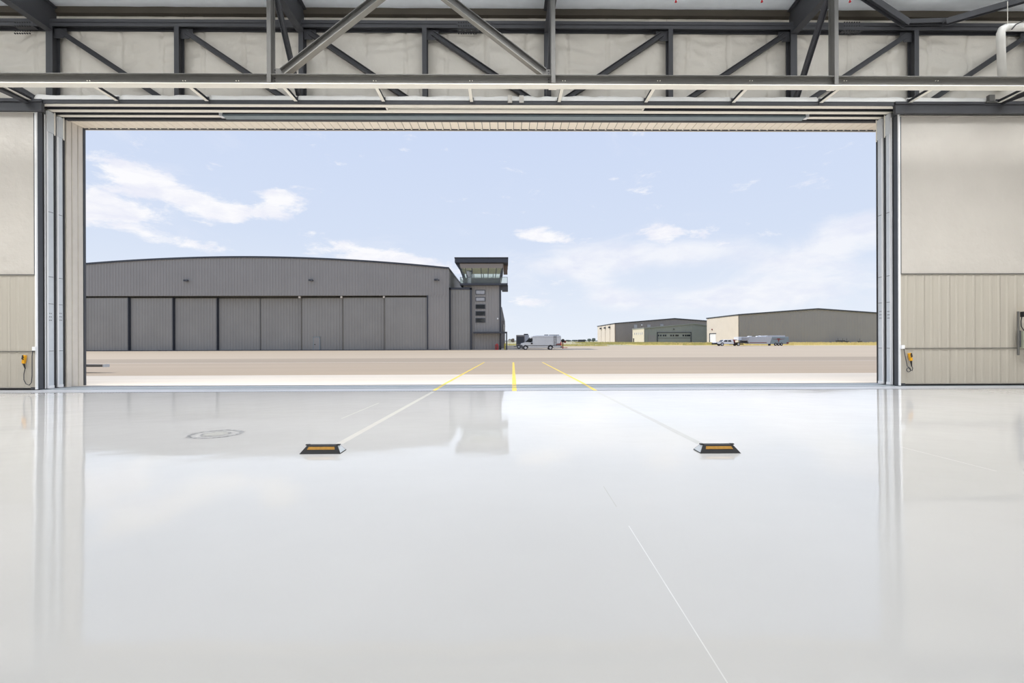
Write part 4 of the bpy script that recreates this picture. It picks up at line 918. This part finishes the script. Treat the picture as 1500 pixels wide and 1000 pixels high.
# longhorn-like emblem: wide horns over a tapering head
em = MB(); em.prism([G(.66, .80), G(.70, .72), G(.76, .68), G(.785, .66), G(.79, .44), G(.80, .40), G(.81, .44), G(.815, .66), G(.84, .68), G(.90, .72), G(.94, .80), G(.89, .745), G(.84, .74), G(.82, .82), G(.78, .82), G(.76, .74), G(.71, .745)], 'y', YG - .03, YG - .012)
fixn(em.build('side_emblem', 'maroon', gn, label='reddish brown horned emblem'))
MB().box(G(.96, 0)[0], G(1.004, 0)[0], YG - .02, YG, G(0, .2)[1], G(0, .38)[1]).build('rear_graphic', 'maroon', gn)
for u in (.74, .80, .86): wheel(gn, G(u, 0)[0], YG - .04, z0 + .36, .36, rim=.45)
MB().box(G(.60, 0)[0], G(.64, 0)[0], YG - .02, YG + .3, z0 + .02, G(0, .2)[1]).build('landing_leg', 'black', gn)
MB().cyl((G(.09, 0)[0], YG + 1.2, G(0, .35)[1]), (G(.09, 0)[0], YG + 1.2, G(0, .62)[1]), .12, 8).build('coupler', 'black', gn)

# ================================================================== FAR HANGARS
def gable(name, label, X0, X1, Y0, Y1, zg_, ze_, zap_, front, side, roof='trim', xap=None, pitch=.9, rd=.02):
    xm = xap if xap else (X0 + X1) / 2; sl = (zap_ - ze_) / (xm - X0); slr = (zap_ - ze_) / (X1 - xm)
    r_ = thing(name, label, 'hangar', ((X0 + X1) / 2, Y0, zg_))
    tf = lambda x: ze_ + (x - X0) * sl if x < xm else zap_ - (x - xm) * slr
    MB().corr(X0, X1, zg_, tf, Y0, pitch, rd, .15).build('front_wall', front, r_)
    MB().box(X1 - .2, X1, Y0 + .2, Y1, zg_, ze_).build('side_wall', front, r_)
    fixn(MB().prism([(X0, zg_), (X1, zg_), (X1, ze_), (xm, zap_), (X0, ze_)], 'y', Y1 - .2, Y1).build('rear_wall', front, r_))
    fixn(MB().prism([(X0 - .3, ze_ - .05), (xm, zap_ - .05), (X1 + .3, ze_ - .05), (X1 + .3, ze_ + .35), (xm, zap_ + .35), (X0 - .3, ze_ + .35)], 'y', Y0 - .4, Y1 + .3).build('roof', roof, r_))
    return r_
# A: taupe hangar with four cream bays
YA = 225; x0 = HX(901, YA); x1 = HX(1077, YA); z0 = gz(YA) - .2
ya1 = 268
hA = gable('far_hangar', 'far taupe grey hangar with a cream ribbed side wall of four bays', x0, x1, YA, ya1, z0, H(901, 474, YA).z, H(988, 466.8, YA).z, 'cladw', 'creamw', xap=HX(988, YA))
for k in range(4):
    y0 = YA + (ya1 - YA) * k / 4; y1 = YA + (ya1 - YA) * (k + 1) / 4
    MB().box(x0 - .12, x0 + .1, y0 + .35, y1 - .35, z0, H(901, 474, YA).z - .1).build('bay_panel', 'creamw', hA)
    MB().box(x0 - .02, x0 + .1, y0 - .35, y0 + .35, z0, H(901, 474, YA).z - .1).build('bay_joint', 'panelbrown', hA)
    if k < 3:
        pz = H(901, 478, YA).z; MB().box(x0 - .9, x0 - .1, y0 + 9.5, y0 + 11.5, pz - .5, pz + .3).build('wall_lamp', 'dark', hA)
for px, py in ((931, 478), (950.5, 478), (969.5, 477)):
    p = H(px, py, YA - .1); MB().box(p.x - .75, p.x + .75, YA - .12, YA - .02, p.z - .85, p.z + .85).build('window', 'glasspale', hA)
p = H(940, 475.8, YA); MB().cyl((p.x, YA - .2, p.z), (p.x, YA - .05, p.z), .35, 12).build('round_lamp', 'white', hA)
# C: lower green-grey hangar with cream office side
YC = 195; x0 = HX(944, YC); x1 = HX(1062, YC); z0 = gz(YC) - .2; yc1 = 212.8
ze_ = H(944, 481, YC).z; hC = gable('low_hangar', 'lower green grey hangar with a cream office side and a wide windowed door', x0, x1, YC, yc1, z0, ze_, H(1017, 474.5, YC).z, 'cladg', 'creamy', roof='cladg', xap=HX(1017, YC))
MB().box(x0 - .15, x0 + .1, YC, yc1, z0, ze_ + .1).build('office_side', 'creamy', hC)
for k in range(5):
    y0 = YC + 2.2 + k * 2.9; w_ = MB().box(x0 - .2, x0 - .1, y0, y0 + 1.1, H(936, 490, YC + 9).z, H(936, 487, YC + 9).z).build('side_window', 'glasspale', hC)
MB().box(x0 - .22, x0 - .1, yc1 - 2.6, yc1 - 1, z0, z0 + 2.4).build('side_door', 'glassdark', hC)
a = H(949.5, 490.5, YC); c_ = H(960.5, 502, YC); MB().box(a.x, c_.x, YC - .12, YC, z0, a.z).build('roller_door', 'clad2', hC)
a = H(962.5, 486.5, YC); c_ = H(1012.5, 502, YC)
fr = MB().box(a.x, a.x + .25, YC - .3, YC, z0, a.z).box(c_.x - .25, c_.x, YC - .3, YC, z0, a.z).box(a.x, c_.x, YC - .3, YC, a.z - .25, a.z).box(a.x, c_.x, YC - .2, YC, H(980, 495, YC).z - .06, H(980, 495, YC).z + .06).build('door_frame', 'trim', hC)
MB().box(a.x + .25, c_.x - .25, YC - .12, YC, z0, a.z - .25).build('bifold_door', 'cladg', hC)
for px in (964.5, 968, 972, 975, 983, 986.5, 990.5, 993, 1001, 1004.5, 1007.5, 1010):
    p = H(px, 491.2, YC - .2); MB().box(p.x - .32, p.x + .32, YC - .2, YC - .12, p.z - .35, p.z + .35).build('door_window', 'glassdark', hC)
p = H(987, 482, YC); MB().cyl((p.x, YC - .3, p.z), (p.x, YC - .05, p.z), .25, 10).build('wall_lamp', 'dark', hC)
# B: large grey hangar with cream side, nearest of the right-hand group
YBb = 159; x0 = HX(1082, YBb); z0 = gz(YBb) - .2; xap = HX(1197.5, YBb); x1 = 2 * xap - x0; yb1 = 184
hB = gable('grey_gable_hangar', 'large plain grey gabled hangar with a cream side, behind the truck and trailer', x0, x1, YBb, yb1, z0, H(1082, 461.5, YBb).z, H(1197.5, 452.8, YBb).z, 'cladb', 'creamw', xap=xap)
MB().box(x0 - .12, x0 + .1, YBb, yb1, z0, H(1082, 461.5, YBb).z).build('cream_side_wall', 'creamw', hB)
d0, d1 = yb1 - 8.0, yb1 - 3.0
MB().box(x0 - .2, x0 - .1, d0, d1, z0, H(1045, 489, 180).z).build('side_door', 'white', hB)
MB().box(x0 - .3, x0 - .1, d0 - .2, d1 + .4, H(1045, 489, 180).z, H(1045, 488, 180).z).box(x0 - .3, x0 - .1, d1, d1 + .5, z0, H(1045, 488, 180).z).build('door_frame', 'trim', hB)
p = H(1044, 482.5, 179); MB().box(x0 - .4, x0 - .1, 178.8, 179.3, p.z - .25, p.z + .25).build('wall_lamp', 'maroon', hB)
for px in (1229, 1236, 1242, 1261):
    p = H(px, 499, YBb - 3); r_ = MB().box(p.x - .45, p.x + .45, YBb - 3, YBb - 2, gz(YBb), p.z + random.uniform(-.1, .5)).cyl((p.x, YBb - 2.5, p.z), (p.x, YBb - 2.5, p.z + .8), .06, 6)
    r_.build('utility_meter', 'dark', label='small dark utility box at the foot of the grey hangar, %s' % {1229: 'leftmost of a trio', 1236: 'middle of a trio', 1242: 'rightmost of a trio', 1261: 'standing alone at right'}[px], category='utility box')
# ================================================================== GRASS
def tufts(name, boxes, material, label, n, hmin, hmax):
    b = MB()
    for _ in range(n):
        x0, x1, y0, y1 = random.choice(boxes); x = random.uniform(x0, x1); y = random.uniform(y0, y1); z = gz(y) - .02; h = random.uniform(hmin, hmax); w = random.uniform(.12, .3); dx = random.uniform(-.15, .15)
        b.add([(x - w, y, z), (x + w, y, z), (x + dx + w * .3, y + .1, z + h), (x + dx - w * .3, y + .1, z + h)], [(0, 1, 2, 3)])
    b.build(name, material, kind='stuff', label=label, category='grass')
tufts('straw_grass', [(92, 140, 119, 150), (60, 100, 126, 157), (50, 80, 135, 157), (100, 140, 119, 130)], 'grass', 'straw coloured dry grass strip in front of the grey gabled hangar', 9000, .25, .75)
tufts('green_weeds', [(40, 66, 138, 190), (30, 50, 150, 220), (50, 62, 132, 150), (44, 60, 170, 193)], 'greengrass', 'olive weeds along the foot of the far hangars', 5000, .25, .7)
tufts('grass_verge', [(11, 26, 120, 150), (-12, 8, 142, 165)], 'greengrass', 'short green verge behind the parked van', 1500, .15, .4)
b = MB(); b.add([(x, y, gz(y) + .01) for x, y in ((36.3, 133), (46, 132.2), (60, 124.3), (92, 118.3), (330, 114.2), (330, 158), (36.3, 158))], [tuple(range(7))]); b.build('dry_grass_patch', 'grass', kind='structure')
# ================================================================== HORIZON
def tree(px, top, bot, wpx, Y, label, group='distant trees on the horizon'):
    a = H(px, bot, Y); tp = H(px, top, Y).z; z = gz(Y); r_ = thing('distant_tree', label, 'tree', (a.x, Y, z), group)
    b = MB(); w = wpx / FPX * Y / 2; hh = tp - z
    for k in range(5):
        cx = a.x + random.uniform(-.45, .45) * w; cz = z + hh * random.uniform(.45, .7); rr = w * random.uniform(.5, .75); n = 8; base = len(b.v); vs = []; fs = []
        for i in range(1, 5):
            for j in range(n):
                th = math.pi * i / 5; ph = 2 * math.pi * j / n; q = random.uniform(.82, 1.12)
                vs.append((cx + rr * q * math.sin(th) * math.cos(ph), Y + rr * q * math.sin(th) * math.sin(ph), min(tp, cz + hh * .42 * q * math.cos(th))))
        vs += [(cx, Y, min(tp, cz + hh * .42)), (cx, Y, cz - hh * .42)]
        for i in range(3):
            for j in range(n): fs.append((i * n + j, i * n + (j + 1) % n, (i + 1) * n + (j + 1) % n, (i + 1) * n + j))
        fs += [(4 * n, (j + 1) % n, j) for j in range(n)] + [(4 * n + 1, 3 * n + j, 3 * n + (j + 1) % n) for j in range(n)]
        b.add(vs, fs)
    fixn(b.build('crown', 'tree', r_)); MB().cyl((a.x, Y, z - .2), (a.x, Y, z + hh * .5), w * .1 + .1, 6).build('trunk', 'panelbrown', r_)
tl = [(863, 495.8, 500.5, 7, 420, 'dark distant tree just left of the cream hangar bays'), (869.5, 495, 500.5, 6, 400, 'taller dark distant tree touching the cream hangar bays'), (856, 497, 500.5, 6, 500, 'small distant tree right of the low dark shed'),
      (842, 497.5, 500.5, 9, 600, 'low distant tree on the horizon left of the dark shed'), (832, 497.5, 500.5, 9, 640, 'low distant tree on the horizon right of the van'), (748, 496.5, 500.5, 8, 380, 'distant tree between tower and dark trailer')]
for t_ in tl: tree(*t_)
a = H(847, 498.2, 380); c_ = H(857, 501, 380); r_ = thing('field_shed', 'low dark shed on the horizon right of the van', 'shed', ((a.x + c_.x) / 2, 380, gz(380)))
MB().box(a.x, c_.x, 380, 385, gz(380) - .2, a.z).build('wall', 'dark', r_); fixn(MB().prism([(a.x - .4, a.z), (c_.x + .4, a.z), (c_.x - .6, a.z + .5), (a.x + .6, a.z + .5)], 'y', 379.6, 385.4).build('roof', 'trim', r_))
for px0, px1, top, lab_, m_ in ((744.5, 748.5, 497.5, 'tiny pale farm building by the tower corner', 'creamw'), (749.5, 753.5, 496.5, 'tiny tan farm building left of the dark trailer', 'panelbrown')):
    a = H(px0, top, 300); c_ = H(px1, top, 300); r_ = thing('farm_building', lab_, 'building', ((a.x + c_.x) / 2, 300, gz(300)), 'tiny farm buildings')
    MB().box(a.x, c_.x, 300, 306, gz(300) - .2, a.z).build('wall', m_, r_); fixn(MB().prism([(a.x - .2, a.z), (c_.x + .2, a.z), ((a.x + c_.x) / 2, a.z + .6)], 'y', 299.7, 306.3).build('roof', 'cladw', r_))
# distant low ridge
b = MB(); vs = []; n = 120
for i in range(n + 1):
    x = -2600 + 5200 * i / n; vs += [(x, 3600, 0), (x, 3600, 9 + 4 * noisev(x * .002, 0, 3)), (x, 3900, 0)]
fs = []
for i in range(n): fs += [(3 * i, 3 * i + 3, 3 * i + 4, 3 * i + 1), (3 * i + 1, 3 * i + 4, 3 * i + 5, 3 * i + 2)]
b.add(vs, fs); MT['ridge'] = mat('hazy ridge', (176, 184, 190), .95, vscale=.003); b.build('far_ridge', 'ridge', kind='structure')
# ================================================================== PLATFORM AT THE LEFT EDGE OF THE APRON
YQ = 28.6; a = H(151.5, 534, YQ); r_ = thing('loading_platform', 'flat grey steel platform end poking out past the left door jamb', 'platform', (a.x - 2, YQ, gz(YQ)))
MB().prism([(a.x - 8, YQ), (a.x, YQ), (a.x, YQ + .4), (a.x - 2.2, YQ + 1.0), (a.x - 8, YQ + 2.0)], 'z', a.z - .13, a.z).build('deck', 'steel2', r_)
MB().box(a.x - .04, a.x + .02, YQ - .02, YQ + .42, a.z - .15, a.z + .02).build('end_cap', 'galv', r_)
for dx in (-2.9, -6.4): MB().box(a.x + dx - .06, a.x + dx + .06, YQ + .1, YQ + .9, gz(YQ + .5) - .01, a.z - .13).build('foot', 'steel2', r_)
